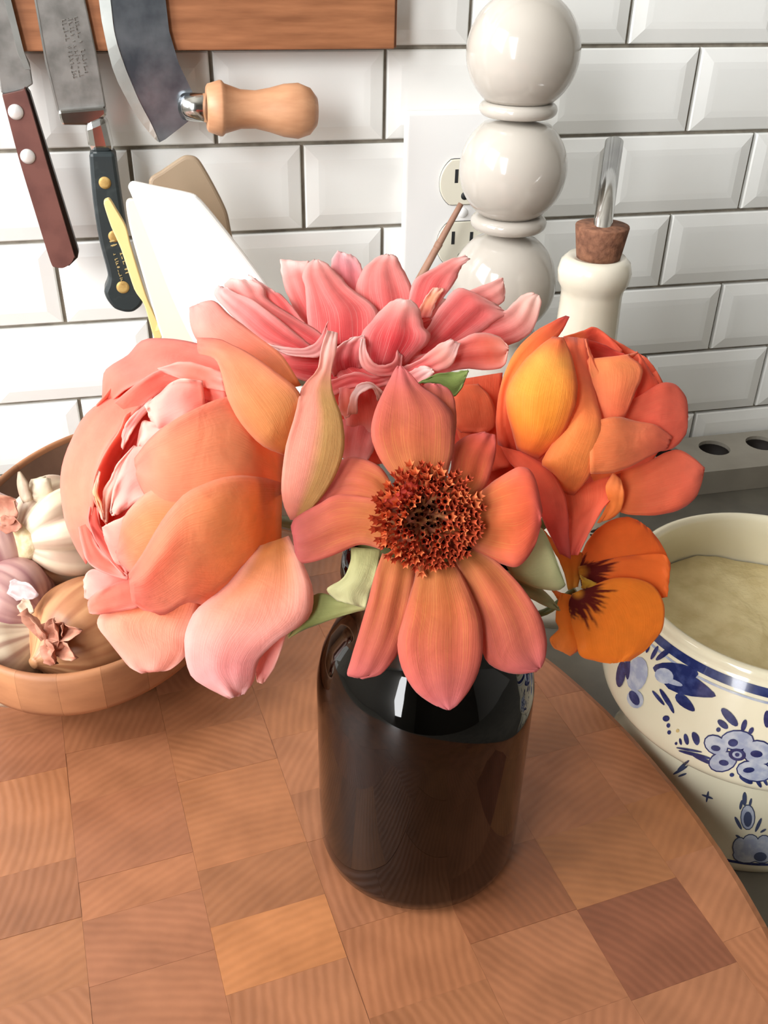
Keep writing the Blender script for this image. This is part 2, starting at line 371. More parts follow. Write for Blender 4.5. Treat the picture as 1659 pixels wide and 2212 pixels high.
for k in range(-9, 8):
    a0, a1 = A0 + k * SW, A0 + (k + 1) * SW
    cuts = sorted(forced.get(k, []))
    if cuts:
        while cuts[0] > bcb - BR - .02: cuts.insert(0, cuts[0] - random.uniform(.026, .046))
        while cuts[-1] < bcb + BR + .02: cuts.append(cuts[-1] + random.uniform(.026, .046))
    else:
        cuts = [bcb - BR - random.uniform(0, .04)]
        while cuts[-1] < bcb + BR: cuts.append(cuts[-1] + random.uniform(.026, .05))
    for b0, b1 in zip(cuts[:-1], cuts[1:]):
        g = 0.00003
        rect = [(a0 + g, b0 + g), (a1 - g, b0 + g), (a1 - g, b1 - g), (a0 + g, b1 - g)]
        poly = clip([(p[0] - bca, p[1] - bcb) for p in rect])
        if len(poly) < 3: continue
        w = [BC + e1 * p[0] + e2 * p[1] for p in poly]; n = len(w)
        cen = sum(w, Vector((0, 0))) / n
        ring = []
        dz = random.uniform(-.00012, .00012)
        for zz, ins in ((CTR + .0003, 0), (BZ - .0035, 0), (BZ - .001, .0007), (BZ, .0035)):
            lay = []
            for p, q in zip(w, poly):
                r = math.hypot(*q); pp = p
                if r > BR - .003 and ins: pp = p + (BC - p).normalized() * ins          # rounded board rim
                lay.append((pp.x, pp.y, zz + dz))
            ring.append(lay)
        V = [v for lay in ring for v in lay]
        F = [tuple(range(3 * n, 4 * n)), tuple(range(n - 1, -1, -1))]
        for L_ in range(3): F += [(L_ * n + i, L_ * n + (i + 1) % n, L_ * n + n + (i + 1) % n, L_ * n + n + i) for i in range(n)]
        me = bpy.data.meshes.new('block'); ctr3 = Vector((cen.x, cen.y, BZ))
        me.from_pydata([tuple(Vector(v) - ctr3) for v in V], [], F); me.materials.append(block_m); me.update()
        o = bpy.data.objects.new('block', me); col.objects.link(o); o.parent = board; o.location = ctr3 - board.location
        o.color = tone(k, (b0 + b1) / 2) + (1.0,)

# ---------------------------------------------------------------- dark amber bottle
VC = Vector((0.0390, -0.3580, BZ)); VR = 0.0400
vase = empty('bottle_vase', VC, 'dark amber glass bottle used as a vase on the round board', 'vase')
H = 0.141
outer = [(0.0, .0006), (.030, .0004), (.0355, .0012), (.0388, .0045), (VR, .010), (VR, .03), (VR, .06), (VR, .080), (.0398, .088), (.0380, .097), (.0345, .105), (.0310, .111),
         (.0295, .116), (.0289, .121), (.0290, .127), (.0304, .131), (.0310, .135), (.0306, .1390), (.0290, .1410)]
inner = [(.0274, .1405), (.0264, .136), (.0250, .122), (.0262, .117), (.0290, .110), (.0325, .103), (.0358, .095), (.0374, .087), (.0377, .080), (.0377, .03), (.0375, .012), (.035, .007), (.02, .0055), (0.0, .0055)]
lathe('glass_body', outer + inner, VC, amber_m, vase, seg=96)
lathe('water', [(0, .0057), (.02, .0058), (.0348, .0073), (.0372, .0125), (.0374, .03), (.0374, .07), (0, .0702)], VC, water_m, vase, seg=64)

# ---------------------------------------------------------------- flowers
def petal_mat(name, vein=0.0, trans=0.48, rough=0.55, veincol=(255, 214, 150), glow=0.0):
    m = bpy.data.materials.new(name); m.use_nodes = True; N = m.node_tree.nodes; L = m.node_tree.links
    b = N['Principled BSDF']; out = N['Material Output']
    b.inputs['Roughness'].default_value = rough; b.inputs['Specular IOR Level'].default_value = 0.16
    b.inputs['Sheen Weight'].default_value = 0.15
    at = N.new('ShaderNodeAttribute'); at.attribute_name = 'Col'
    uv = N.new('ShaderNodeUVMap'); uv.uv_map = 'UVMap'
    mp = N.new('ShaderNodeMapping'); mp.inputs['Scale'].default_value = (1.6, 56, 1); L.new(uv.outputs[0], mp.inputs[0])
    nz = N.new('ShaderNodeTexNoise'); nz.inputs['Scale'].default_value = 1.0; nz.inputs['Detail'].default_value = 2; L.new(mp.outputs[0], nz.inputs['Vector'])
    cr = N.new('ShaderNodeValToRGB'); cr.color_ramp.elements[0].position = .55; cr.color_ramp.elements[1].position = .68
    cr.color_ramp.elements[0].color = (0, 0, 0, 1); cr.color_ramp.elements[1].color = (1, 1, 1, 1); L.new(nz.outputs['Fac'], cr.inputs[0])
    mu = N.new('ShaderNodeMath'); mu.operation = 'MULTIPLY'; mu.inputs[1].default_value = vein; L.new(cr.outputs[0], mu.inputs[0])
    # veins fade toward the tip
    sx = N.new('ShaderNodeSeparateXYZ'); L.new(uv.outputs[0], sx.inputs[0])
    fd = N.new('ShaderNodeMath'); fd.operation = 'MULTIPLY_ADD'; fd.inputs[1].default_value = -1.0; fd.inputs[2].default_value = 1.0; fd.use_clamp = True; L.new(sx.outputs[0], fd.inputs[0])
    m3 = N.new('ShaderNodeMath'); m3.operation = 'MULTIPLY'; L.new(mu.outputs[0], m3.inputs[0]); L.new(fd.outputs[0], m3.inputs[1])
    mx = N.new('ShaderNodeMixRGB'); mx.inputs[2].default_value = lin4(veincol); L.new(m3.outputs[0], mx.inputs[0]); L.new(at.outputs['Color'], mx.inputs[1])
    # fine blotch
    tc = N.new('ShaderNodeTexCoord'); n2 = N.new('ShaderNodeTexNoise'); n2.inputs['Scale'].default_value = 220; n2.inputs['Detail'].default_value = 3; L.new(tc.outputs['Object'], n2.inputs['Vector'])
    hs = N.new('ShaderNodeMath'); hs.operation = 'MULTIPLY_ADD'; hs.inputs[1].default_value = 0.22; hs.inputs[2].default_value = 0.89; L.new(n2.outputs['Fac'], hs.inputs[0])
    m4 = N.new('ShaderNodeMixRGB'); m4.blend_type = 'MULTIPLY'; m4.inputs[0].default_value = 1; L.new(mx.outputs[0], m4.inputs[1]); L.new(hs.outputs[0], m4.inputs[2])
    L.new(m4.outputs[0], b.inputs['Base Color'])
    tr = N.new('ShaderNodeBsdfTranslucent'); L.new(m4.outputs[0], tr.inputs[0])
    ms = N.new('ShaderNodeMixShader'); ms.inputs[0].default_value = trans; L.new(b.outputs[0], ms.inputs[1]); L.new(tr.outputs[0], ms.inputs[2])
    bp = N.new('ShaderNodeBump'); bp.inputs['Strength'].default_value = 0.25; bp.inputs['Distance'].default_value = 0.0006; L.new(nz.outputs['Fac'], bp.inputs['Height'])
    n5 = N.new('ShaderNodeTexNoise'); n5.inputs['Scale'].default_value = 90; n5.inputs['Detail'].default_value = 4; n5.inputs['Distortion'].default_value = 1.2; L.new(tc.outputs['Object'], n5.inputs['Vector'])
    b2 = N.new('ShaderNodeBump'); b2.inputs['Strength'].default_value = 0.35; b2.inputs['Distance'].default_value = 0.0012; L.new(n5.outputs['Fac'], b2.inputs['Height']); L.new(bp.outputs[0], b2.inputs['Normal'])
    L.new(b2.outputs[0], b.inputs['Normal'])
    L.new(ms.outputs[0], out.inputs[0])
    return m
rose_pm = petal_mat('garden_rose_petal', 0.06)
dahl_pm = petal_mat('single_dahlia_petal', 0.5, veincol=(226, 158, 84))
orose_pm = petal_mat('orange_rose_petal', 0.08)
back_pm = petal_mat('pink_dahlia_petal', 0.35, veincol=(250, 214, 204))
pansy_pm = petal_mat('pansy_petal', 0.0)
leafp_m = petal_mat('leaf_blade', 0.3, 0.2, veincol=(176, 182, 120))
disc_m = M('disc_floret', (196, 84, 46), 0.6, var=(166, 58, 36), scale=300, lo=.4, hi=.6)
disc_dark_m = M('disc_heart', (122, 52, 26), 0.7, var=(142, 88, 38), scale=400)

class Flower:
    def __init__(s, root, o, sc, t0, mat, ball=None):
        s.root, s.o, s.sc, s.t0, s.mat, s.ball = root, o, sc, t0, mat, ball; s.gam = 1.0
    def d(s, x, y):
        if not s.ball: return 0.0
        cx, cy, rx, ry, dep = s.ball
        return dep * math.sqrt(max(0.0, 1 - ((x - cx) / rx) ** 2 - ((y - cy) / ry) ** 2))
    def P(s, x, y, d): return PT(s.o[0] + x / s.sc, s.o[1] + y / s.sc, s.t0 - d * 0.01)
    def petal(s, rows, d=0.0, b=0.3, cols=None, edge=None, ea=0.6, ball=False, n=22, m=15, ruf=0.10, colorfn=None, name='petal', mat=None, jag=3.0, ridge=0.0, nrd=2.5, th=0.00045, label=None):
        """rows (lx,ly,rx,ry): outline pairs from base to tip; d: depth in cm toward the viewer (number or list per row, or (dl,dr));
        b: bulge in cm"""
        R = len(rows)
        dl = []
        for i in range(R):
            v = d[i] if isinstance(d, (list, tuple)) and len(d) == R else (d if not isinstance(d, (list, tuple)) else d[0] + (d[-1] - d[0]) * i / (R - 1))
            if not isinstance(v, tuple): v = (v, v)
            dl.append(v)
        ctrl = []
        for i, (lx, ly, rx, ry) in enumerate(rows):
            bl = s.d(lx, ly) if ball else 0; br = s.d(rx, ry) if ball else 0
            mx, my = (lx + rx) / 2, (ly + ry) / 2
            bm = s.d(mx, my) if ball else (bl + br) / 2
            bb_ = b[i] if isinstance(b, (list, tuple)) else .62 * b * min(1.0, math.hypot(rx - lx, ry - ly) / 220.0)
            ctrl.append((lx, ly, dl[i][0] + bl, rx, ry, dl[i][1] + br, (dl[i][0] + dl[i][1]) / 2 + bm + bb_))
        S = spline(ctrl, n)
        seed = Vector((random.random() * 50, random.random() * 50, random.random() * 50))
        V = []; UV = []; C = []
        cols = [lin(c) for c in (cols or [(240, 130, 100)])]; ed = lin(edge) if edge else None
        for i, q in enumerate(S):
            u = i / (n - 1)
            lx, ly, ld, rx, ry, rd, md = q
            L_ = math.hypot(rx - lx, ry - ly)
            for j in range(m):
                v = j / (m - 1); w = 2 * v - 1
                x = lx + (rx - lx) * v; y = ly + (ry - ly) * v
                dd = (ld * (v - .5) * (v - 1) * 2 + md * 4 * v * (1 - v) + rd * v * (v - .5) * 2)
                e = max(abs(w) ** 3, u ** 6)
                if ridge: dd += ridge * math.cos(w * math.pi * nrd) * math.sin(math.pi * min(1, .15 + .8 * u)) * min(1, L_ / 200)
                nn = noise.noise(seed + Vector((u * 3.2, v * 3.2, 0))); n2 = noise.noise(seed + Vector((u * 9, v * 9, 5)))
                dd += ruf * nn * (0.35 + 1.4 * e) + ruf * .5 * n2 * e
                jx = noise.noise(seed + Vector((u * 11, w * 4, 9))) * jag * e; jy = noise.noise(seed + Vector((u * 11, w * 4, 19))) * jag * e
                V.append(s.P(x + jx, y + jy, dd)); UV.append((u, v))
                if colorfn: c = colorfn(x, y, u, v)
                else:
                    k = u * (len(cols) - 1); a = min(int(k), len(cols) - 2) if len(cols) > 1 else 0; f = k - a
                    c = [p + (r - p) * f for p, r in zip(cols[a], cols[min(a + 1, len(cols) - 1)])]
                    if ed:
                        g = min(1, max(abs(w) ** 4, max(0, u - .72) / .28) * ea + .15 * nn)
                        g = max(0, g); c = [p + (r - p) * g for p, r in zip(c, ed)]
                    k = 1 + .10 * nn; c = [min(1, p * k) for p in c]
                C.append(tuple(max(0.0, x) ** s.gam for x in c) + (1.0,))
        F = [(i * m + j, i * m + j + 1, (i + 1) * m + j + 1, (i + 1) * m + j) for i in range(n - 1) for j in range(m - 1)]
        o = mesh(name, V, F, mat or s.mat, s.root, solid=th)
        me = o.data
        ul = me.uv_layers.new(name='UVMap'); ca = me.color_attributes.new('Col', 'FLOAT_COLOR', 'POINT')
        for lp in me.loops: ul.data[lp.index].uv = UV[lp.vertex_index]
        ca.data.foreach_set('color', [x for c in C for x in c])
        if label: o['label'] = label
        return o
    def back(s, cx, cy, rx, ry, dep, n, cols, d0=0.0, a0=0.0):
        """outer petals closing the far side of a rose"""
        for k in range(n):
            a = a0 + 2 * math.pi * k / n; da = math.pi / n * 1.55; rows = []; ds = []
            for q in (0.12, .35, .6, .8, .95, 1.0):
                w = da * (1 if q < .9 else .75 if q < .99 else .35)
                rr = math.sin(q * math.pi / 2) ** .8
                rows.append((cx + rx * rr * math.cos(a - w), cy + ry * rr * math.sin(a - w), cx + rx * rr * math.cos(a + w), cy + ry * rr * math.sin(a + w)))
                ds.append(d0 - dep * math.cos(q * math.pi / 2) - (.12 if k % 2 else 0))
            s.petal(rows, ds, b=[-.25 * math.hypot(rows[i][2] - rows[i][0], rows[i][3] - rows[i][1]) / 400 for i in range(6)], cols=cols, n=14, m=11)
NECK = VC + Vector((0, 0, H - .012))
def stem(fl, top, via=None, foot=None, r=.0022):
    foot = foot or (VC + Vector((random.uniform(-.014, .014), random.uniform(-.014, .014), .022)))
    pts = [top] + ([via] if via is not None else []) + [NECK + Vector((random.uniform(-.012, .012), random.uniform(-.010, .012), .004)), foot]
    return tube('stem', pts, r, stem_m, fl.root, n=26, seg=8)

# ---- large peach garden rose
root = empty('garden_rose', PT(420, 1090, .335), 'large open peach and coral garden rose above the bowl of garlic', 'flower')
R1 = Flower(root, (100, 620), 2.37, .318, rose_pm, ball=(640, 980, 575, 700, 3.3))
R1.gam = .82
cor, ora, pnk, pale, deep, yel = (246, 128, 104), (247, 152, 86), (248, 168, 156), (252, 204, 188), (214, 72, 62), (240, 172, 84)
R1.back(660, 1010, 520, 640, 3.2, 7, [(236, 140, 96), (240, 120, 96), (244, 140, 118)], d0=.5)
# inside of the cup
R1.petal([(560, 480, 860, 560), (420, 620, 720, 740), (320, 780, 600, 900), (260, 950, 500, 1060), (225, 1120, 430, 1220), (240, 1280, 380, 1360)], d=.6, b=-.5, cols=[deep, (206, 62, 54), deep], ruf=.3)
R1.petal([(330, 560, 560, 520), (205, 650, 460, 640), (130, 780, 380, 740), (82, 920, 310, 830), (75, 1050, 262, 960), (95, 1190, 250, 1080), (140, 1310, 238, 1190), (205, 1420, 240, 1310)],
         d=[(.2, .8), (.5, 1.1), (.6, 1.2), (.7, 1.3), (.7, 1.3), (.7, 1.3), (.7, 1.2), (.6, 1.0)], b=.12, cols=[cor, (248, 146, 118), (250, 156, 124), cor], edge=pnk, ea=.35)
R1.petal([(288, 572, 335, 585), (297, 445, 400, 530), (345, 395, 480, 490), (420, 350, 560, 470), (490, 277, 640, 450), (600, 264, 740, 455), (770, 290, 850, 500), (905, 345, 930, 545)],
         d=[(0, .4), (.0, .9), (0, 1.2), (0, 1.4), (-.1, 1.6), (0, 1.8), (.2, 2.0), (.8, 2.0)], b=.15, cols=[cor, (244, 126, 108), (246, 132, 112), cor], edge=pnk, ea=.3)
R1.petal([(350, 590, 440, 660), (450, 505, 530, 580), (560, 432, 650, 510), (690, 405, 770, 560), (830, 430, 860, 590), (920, 480, 920, 600)],
         d=[(1.0, .8), (1.3, 1.0), (1.6, 1.3), (1.8, 1.6), (2.0, 1.9), (2.1, 2.0)], b=.1, cols=[cor, (240, 110, 92), cor], edge=pnk, ea=.5)
R1.petal([(570, 418, 580, 425), (690, 384, 680, 468), (800, 400, 790, 510), (905, 440, 920, 535)], d=[1.8, 2.0, 2.1, 2.2], b=.12, cols=[pnk, cor, cor], edge=pale, ea=.5)
R1.petal([(400, 660, 540, 565), (370, 740, 500, 650), (300, 850, 420, 780), (255, 950, 370, 900), (238, 1050, 330, 1040), (262, 1130, 310, 1150), (290, 1190, 310, 1220)],
         d=[(1.2, .6), (1.5, .7), (1.6, .8), (1.6, .8), (1.5, .8), (1.4, .8), (1.3, 1.0)], b=-.1, cols=[cor, (232, 92, 78), (238, 110, 88)], edge=(250, 176, 150), ea=.6)
R1.petal([(540, 570, 560, 590), (440, 660, 470, 690), (395, 730, 420, 770), (385, 815, 392, 830)], d=[1.4, 1.7, 1.7, 1.5], b=.1, cols=[pnk, (250, 176, 166), pnk], edge=pale)
R1.petal([(225, 1120, 262, 1130), (215, 1190, 280, 1230), (235, 1260, 330, 1290), (290, 1360, 390, 1370), (400, 1480, 420, 1470)], d=[1.2, 1.3, 1.4, 1.6, 1.8], b=-.15, cols=[(238, 96, 76), deep, cor], edge=pnk)
R1.petal([(165, 1230, 215, 1210), (185, 1330, 250, 1300), (215, 1410, 300, 1370), (290, 1460, 380, 1420), (415, 1500, 420, 1470)], d=[1.1, 1.3, 1.4, 1.6, 1.8], b=.12, cols=[cor, (244, 110, 88), cor], edge=pnk, ea=.8)
# crumpled heart petals
R1.petal([(800, 480, 820, 640), (670, 475, 700, 700), (570, 555, 590, 735), (502, 605, 540, 690)], d=[2.2, 2.2, 2.0, 1.7], b=.25, cols=[cor, pnk, pale], edge=pale, ruf=.3)
R1.petal([(600, 700, 620, 800), (530, 690, 540, 830), (490, 700, 480, 860), (455, 860, 462, 872)], d=[1.9, 1.7, 1.5, 1.4], b=.15, cols=[pnk, pale, pale], ruf=.25)
R1.petal([(560, 840, 560, 1080), (470, 815, 480, 1090), (410, 880, 420, 1130), (350, 1010, 370, 1160), (328, 1150, 335, 1170)], d=[2.2, 2.0, 1.8, 1.6, 1.4], b=.2, cols=[cor, pnk, pale], edge=pale, ruf=.3)
R1.petal([(450, 812, 465, 815), (370, 900, 420, 900), (330, 980, 375, 1000), (290, 1060, 330, 1090), (300, 1200, 312, 1205)], d=[1.6, 1.6, 1.5, 1.4, 1.3], b=.12, cols=[pnk, pale, (250, 170, 130)], edge=pale)
R1.petal([(268, 940, 275, 945), (240, 1040, 262, 1050), (262, 1110, 282, 1110), (285, 1190, 300, 1190)], d=[1.6, 1.6, 1.5, 1.4], b=.08, cols=[pale, (250, 190, 130), pale])
# cup front
R1.petal([(1215, 860, 1205, 1060), (1080, 690, 1060, 1120), (960, 565, 890, 1180), (800, 605, 730, 1200), (640, 690, 600, 1180), (540, 770, 515, 1080), (452, 878, 465, 980)],
         d=[.1, .15, .2, .2, .2, .1, 0], b=.1, ball=True, cols=[(249, 160, 96), (250, 158, 104), (249, 150, 110), (248, 140, 116)], edge=(248, 140, 118), ruf=.16)
R1.petal([(480, 1110, 440, 1450), (400, 1172, 385, 1425), (330, 1205, 345, 1398), (287, 1228, 300, 1290)], d=[.0, .0, .0, .0], b=.1, ball=True, cols=[cor, (250, 160, 140), pnk], edge=pale)
R1.petal([(720, 1040, 640, 1520), (565, 1030, 530, 1490), (455, 1105, 475, 1475), (392, 1195, 432, 1462), (348, 1330, 372, 1405)], d=[.1, .12, .12, .1, .1], b=.1, ball=True, cols=[ora, (249, 150, 98), cor], edge=pnk, ea=.5)
R1.petal([(1205, 1000, 1200, 1340), (1080, 972, 1095, 1480), (950, 968, 985, 1570), (820, 1003, 870, 1640), (700, 1068, 730, 1612), (590, 1200, 610, 1674), (490, 1370, 520, 1665), (424, 1470, 438, 1610)],
         d=[.2, .5, .75, .9, 1.0, 1.05, 1.0, .8], b=.12, ball=True, cols=[(246, 160, 74), (249, 168, 96), (247, 148, 106), (244, 132, 108)], edge=(242, 128, 108), ea=.6, ruf=.16)
# standing petals at the back
R1.petal([(1130, 540, 1305, 505), (960, 400, 1205, 348), (850, 340, 1055, 232), (770, 265, 935, 140), (738, 180, 865, 75), (735, 105, 800, 78)], d=[1.0, 1.0, .9, .8, .6, .4], b=.35, cols=[(236, 150, 84), (242, 140, 110), (246, 160, 144), (244, 170, 160)])
R1.petal([(1225, 862, 1255, 830), (1110, 812, 1297, 650), (1000, 702, 1295, 538), (930, 572, 1195, 450), (897, 442, 1055, 350), (862, 366, 955, 300), (792, 346, 880, 268), (776, 330, 772, 262)],
         d=[1.6, 2.3, 2.6, 2.7, 2.6, 2.4, 2.1, 1.9], b=.25, cols=[(230, 152, 70), (233, 150, 86), (239, 138, 100), (241, 128, 106)], edge=(240, 136, 116), ea=.4)
def standing_col(x, y, u, v):
    a = lin((240, 152, 128)); b = lin((216, 166, 96)); k = max(0, min(1, (v - .42) / .22)) * max(0, min(1, (.78 - u) / .2))
    c = [p + (q - p) * k for p, q in zip(a, b)]; e = lin((250, 200, 190)); g = max(0, (u - .7) / .3)
    return [p + (q - p) * g for p, q in zip(c, e)]
R1.petal([(1250, 1190, 1290, 1192), (1213, 1100, 1385, 1105), (1205, 980, 1475, 975), (1225, 820, 1522, 830), (1275, 650, 1515, 680), (1310, 510, 1463, 530), (1388, 420, 1460, 430), (1402, 330, 1482, 330), (1436, 222, 1490, 236)],
         d=[(1.8, 1.8), (2.4, 2.2), (2.7, 2.4), (2.8, 2.5), (2.7, 2.4), (2.4, 2.2), (2.0, 1.9), (1.6, 1.6), (1.2, 1.2)], b=.25, cols=[(244, 160, 138), (238, 176, 120), (240, 172, 124), (246, 168, 152), (252, 200, 190)], colorfn=standing_col)
# guard petals hanging below
R1.petal([(440, 1560, 800, 1550), (300, 1655, 770, 1680), (262, 1730, 735, 1780), (335, 1830, 718, 1880), (428, 1945, 640, 1955), (490, 1976, 580, 1966)], d=[.6, .9, 1.1, 1.2, 1.1, 1.0], b=.3, cols=[ora, (250, 160, 124), (250, 166, 140), pnk], edge=pale, ea=.5, ruf=.2)
R1.petal([(460, 1480, 440, 1560), (330, 1462, 320, 1580), (230, 1445, 225, 1600), (192, 1500, 196, 1590)], d=[.9, 1.0, .9, .8], b=.15, cols=[cor, pnk, pale])
R1.petal([(470, 1480, 480, 1640), (340, 1522, 360, 1662), (262, 1560, 270, 1676), (222, 1600, 228, 1672), (214, 1634, 220, 1652)], d=[1.2, 1.3, 1.35, 1.3, 1.2], b=.2, cols=[cor, (246, 134, 108), (246, 146, 124)], edge=pnk)
R1.petal([(1110, 1850, 1235, 1760), (1078, 1900, 1190, 1890), (1070, 1960, 1145, 1985), (1082, 2022, 1105, 2032)], d=[1.5, 1.4, 1.4, 1.5], b=-.15, cols=[pnk, (240, 150, 140), (236, 140, 136)], edge=pale)
R1.petal([(1080, 1330, 1240, 1275), (930, 1520, 1318, 1425), (780, 1640, 1366, 1570), (724, 1740, 1338, 1700), (710, 1850, 1195, 1800), (740, 1985, 1090, 1905), (840, 2058, 1062, 2010), (938, 2106, 1012, 2086)],
         d=[1.6, 2.0, 2.2, 2.2, 2.2, 2.0, 1.8, 1.7], b=.5, cols=[(236, 150, 70), (248, 156, 118), (250, 168, 150), (248, 158, 156), (248, 178, 178)], edge=(252, 200, 194), ea=.6, ruf=.25)
base = R1.P(720, 1080, -2.6)
lathe('rose_hip', [(.0018, -.012), (.006, -.008), (.0075, -.002), (.006, .004), (.0, .006)], base, stem_m, root, seg=16, axis=(R1.P(400, 950, 2) - base))
stem(R1, base + (base - R1.P(600, 1000, 0)) * .2, via=base + Vector((.016, .012, -.014)))

# ---- pink and white decorative dahlia at the back
root = empty('decorative_dahlia', PT(810, 790, .37), 'coral pink decorative dahlia with white tipped petals at the back of the bunch', 'flower')
K = Flower(root, (400, 520), 2.074, .352, back_pm)
K.gam = .9
kb, km, kt = (222, 66, 70), (232, 108, 104), (248, 220, 214)
def kp(rows, d, b=.25, cols=None, **kw): return K.petal(rows, d, b, ridge=.05, edge=kw.pop('edge', (247, 200, 192)), ea=kw.pop('ea', .55), jag=5, cols=cols or [kb, km, (238, 150, 142), kt], **kw)
kp([(690, 420, 830, 420), (660, 200, 800, 200), (656, 95, 790, 115), (684, 44, 758, 70)], [-1.2, -2.0, -2.4, -2.6], cols=[kb, (228, 130, 136), (236, 190, 196)])
kp([(560, 440, 700, 440), (480, 290, 610, 260), (438, 175, 560, 135), (424, 86, 556, 94)], [-.9, -1.7, -2.1, -2.4])
kp([(480, 430, 570, 410), (380, 300, 455, 265), (330, 212, 400, 225), (284, 154, 312, 170)], [-.5, -1.1, -1.4, -1.6], cols=[kb, km, kt])
kp([(820, 460, 1010, 450), (778, 305, 1030, 300), (764, 212, 1012, 205), (800, 125, 966, 112), (858, 76, 952, 80), (896, 62, 932, 64)], [-.6, -1.2, -1.6, -1.9, -2.1, -2.2], .4)
kp([(560, 470, 870, 450), (546, 330, 862, 310), (540, 225, 745, 218), (528, 155, 684, 150), (550, 105, 640, 108), (578, 85, 602, 87)], [-.2, -.8, -1.3, -1.6, -1.8, -1.9], .4)
kp([(980, 400, 1100, 330), (1020, 195, 1205, 190), (1100, 132, 1226, 142), (1190, 82, 1244, 108), (1256, 66, 1276, 82)], [-.6, -1.2, -1.5, -1.7, -1.8], .3)
kp([(1100, 350, 1180, 410), (1200, 262, 1290, 335), (1300, 215, 1410, 285), (1400, 172, 1432, 250), (1424, 166, 1428, 200)], [-.2, -.8, -1.2, -1.4, -1.5], cols=[kb, km, (238, 170, 160), (240, 190, 180)])
kp([(1100, 470, 1160, 560), (1300, 372, 1350, 500), (1430, 315, 1535, 425), (1505, 248, 1592, 290), (1558, 233, 1586, 246)], [0, -.4, -.8, -1.0, -1.1], cols=[kb, km, (240, 190, 176), (248, 228, 216)])
kp([(1040, 450, 1080, 560), (1085, 395, 1190, 495), (1160, 275, 1335, 405), (1240, 214, 1400, 350), (1400, 290, 1450, 332)], [.4, .1, -.4, -.6, -.8], cols=[kb, (218, 74, 74), km, (236, 150, 140)])
kp([(1030, 350, 1100, 345), (1058, 285, 1130, 265), (1110, 212, 1162, 214)], [-.2, -.5, -.8], .1, cols=[km, (240, 160, 120), (248, 190, 150)])
kp([(560, 480, 650, 450), (380, 370, 562, 385), (250, 285, 385, 275), (180, 205, 352, 212), (200, 170, 300, 178)], [.1, -.5, -.9, -1.2, -1.3], .3)
kp([(500, 500, 570, 480), (330, 440, 490, 410), (210, 335, 335, 285), (134, 245, 222, 232), (150, 205, 190, 208)], [.3, -.1, -.5, -.8, -.9], .25, cols=[kb, km, (240, 176, 170), (250, 224, 224)])
kp([(720, 470, 740, 660), (560, 495, 580, 640), (440, 505, 460, 590), (380, 470, 400, 490)], [.5, .5, .3, .1], .2, cols=[kb, (214, 58, 62), km, kt])
kp([(640, 360, 632, 380), (600, 440, 640, 460), (540, 480, 600, 520), (450, 478, 480, 515), (368, 464, 390, 480)], [1.0, 1.0, .9, .7, .4], .12, cols=[km, (240, 170, 165), kt])
kp([(960, 540, 1000, 640), (1100, 500, 1130, 610), (1210, 455, 1230, 575), (1310, 414, 1345, 578), (1405, 430, 1425, 565), (1450, 475, 1445, 500)], [.6, .6, .5, .4, .3, .3], .3, cols=[kb, km, (238, 120, 96), (244, 170, 140)])
kp([(650, 560, 800, 560), (700, 640, 930, 640), (720, 720, 960, 720), (720, 800, 1000, 800), (730, 880, 980, 880)], [.6, .8, .7, .4, .1], .3, cols=[kb, (228, 84, 76), (236, 110, 90), (238, 130, 110)])
kp([(800, 560, 985, 560), (786, 432, 1095, 445), (848, 350, 1066, 382), (900, 290, 1050, 312), (950, 261, 1012, 264)], [.8, .9, .8, .6, .4], .45, cols=[(200, 50, 56), kb, km, (242, 170, 160), kt])
kp([(664, 610, 790, 570), (650, 560, 792, 500), (668, 490, 805, 442), (740, 436, 802, 424)], [.8, 1.1, 1.2, 1.2], -.3, cols=[(196, 48, 54), (206, 66, 70), (232, 130, 128), kt])
kp([(790, 440, 806, 440), (780, 500, 815, 500), (800, 570, 850, 550), (880, 608, 890, 560), (960, 590, 935, 540), (974, 520, 950, 490)], [1.3, 1.5, 1.6, 1.6, 1.4, 1.1], .1, cols=[kt, (240, 160, 150), km, kb])
kp([(650, 625, 660, 700), (760, 590, 745, 660), (850, 608, 840, 660), (945, 575, 945, 640)], [1.3, 1.5, 1.5, 1.3], .1, cols=[km, kb, km])
kp([(950, 580, 1000, 640), (1050, 530, 1112, 590), (1130, 470, 1192, 560), (1190, 440, 1232, 462)], [.9, 1.1, 1.1, 1.0], .2, cols=[kb, km, (244, 176, 160), kt])
kp([(980, 600, 1040, 650), (1060, 562, 1104, 602), (1108, 574, 1114, 590)], [1.2, 1.4, 1.4], .1, cols=[km, kt, (252, 232, 220)])
kp([(690, 660, 760, 640), (690, 750, 770, 720), (720, 800, 760, 760)], [1.4, 1.7, 1.8], .1, cols=[km, (240, 130, 104), (244, 160, 136)])
kp([(728, 780, 772, 775), (740, 700, 772, 710), (778, 642, 800, 675), (835, 636, 842, 664), (890, 680, 862, 720)], [1.8, 2.0, 2.0, 1.9, 1.7], .1, cols=[(244, 170, 140), kt, kt, (246, 196, 176)])
kp([(690, 800, 900, 800), (690, 880, 860, 900), (700, 960, 820, 980), (740, 1010, 790, 1015)], [.2, .3, .3, .3], .2, cols=[km, (238, 140, 132), (246, 196, 190)])
kp([(640, 640, 1120, 600), (650, 760, 1200, 720), (680, 880, 1260, 840), (720, 1010, 1300, 980)], [-.5, -.5, -.6, -.7], .1, cols=[(206, 66, 60), (222, 84, 66), (226, 92, 66)], edge=(226, 92, 66))
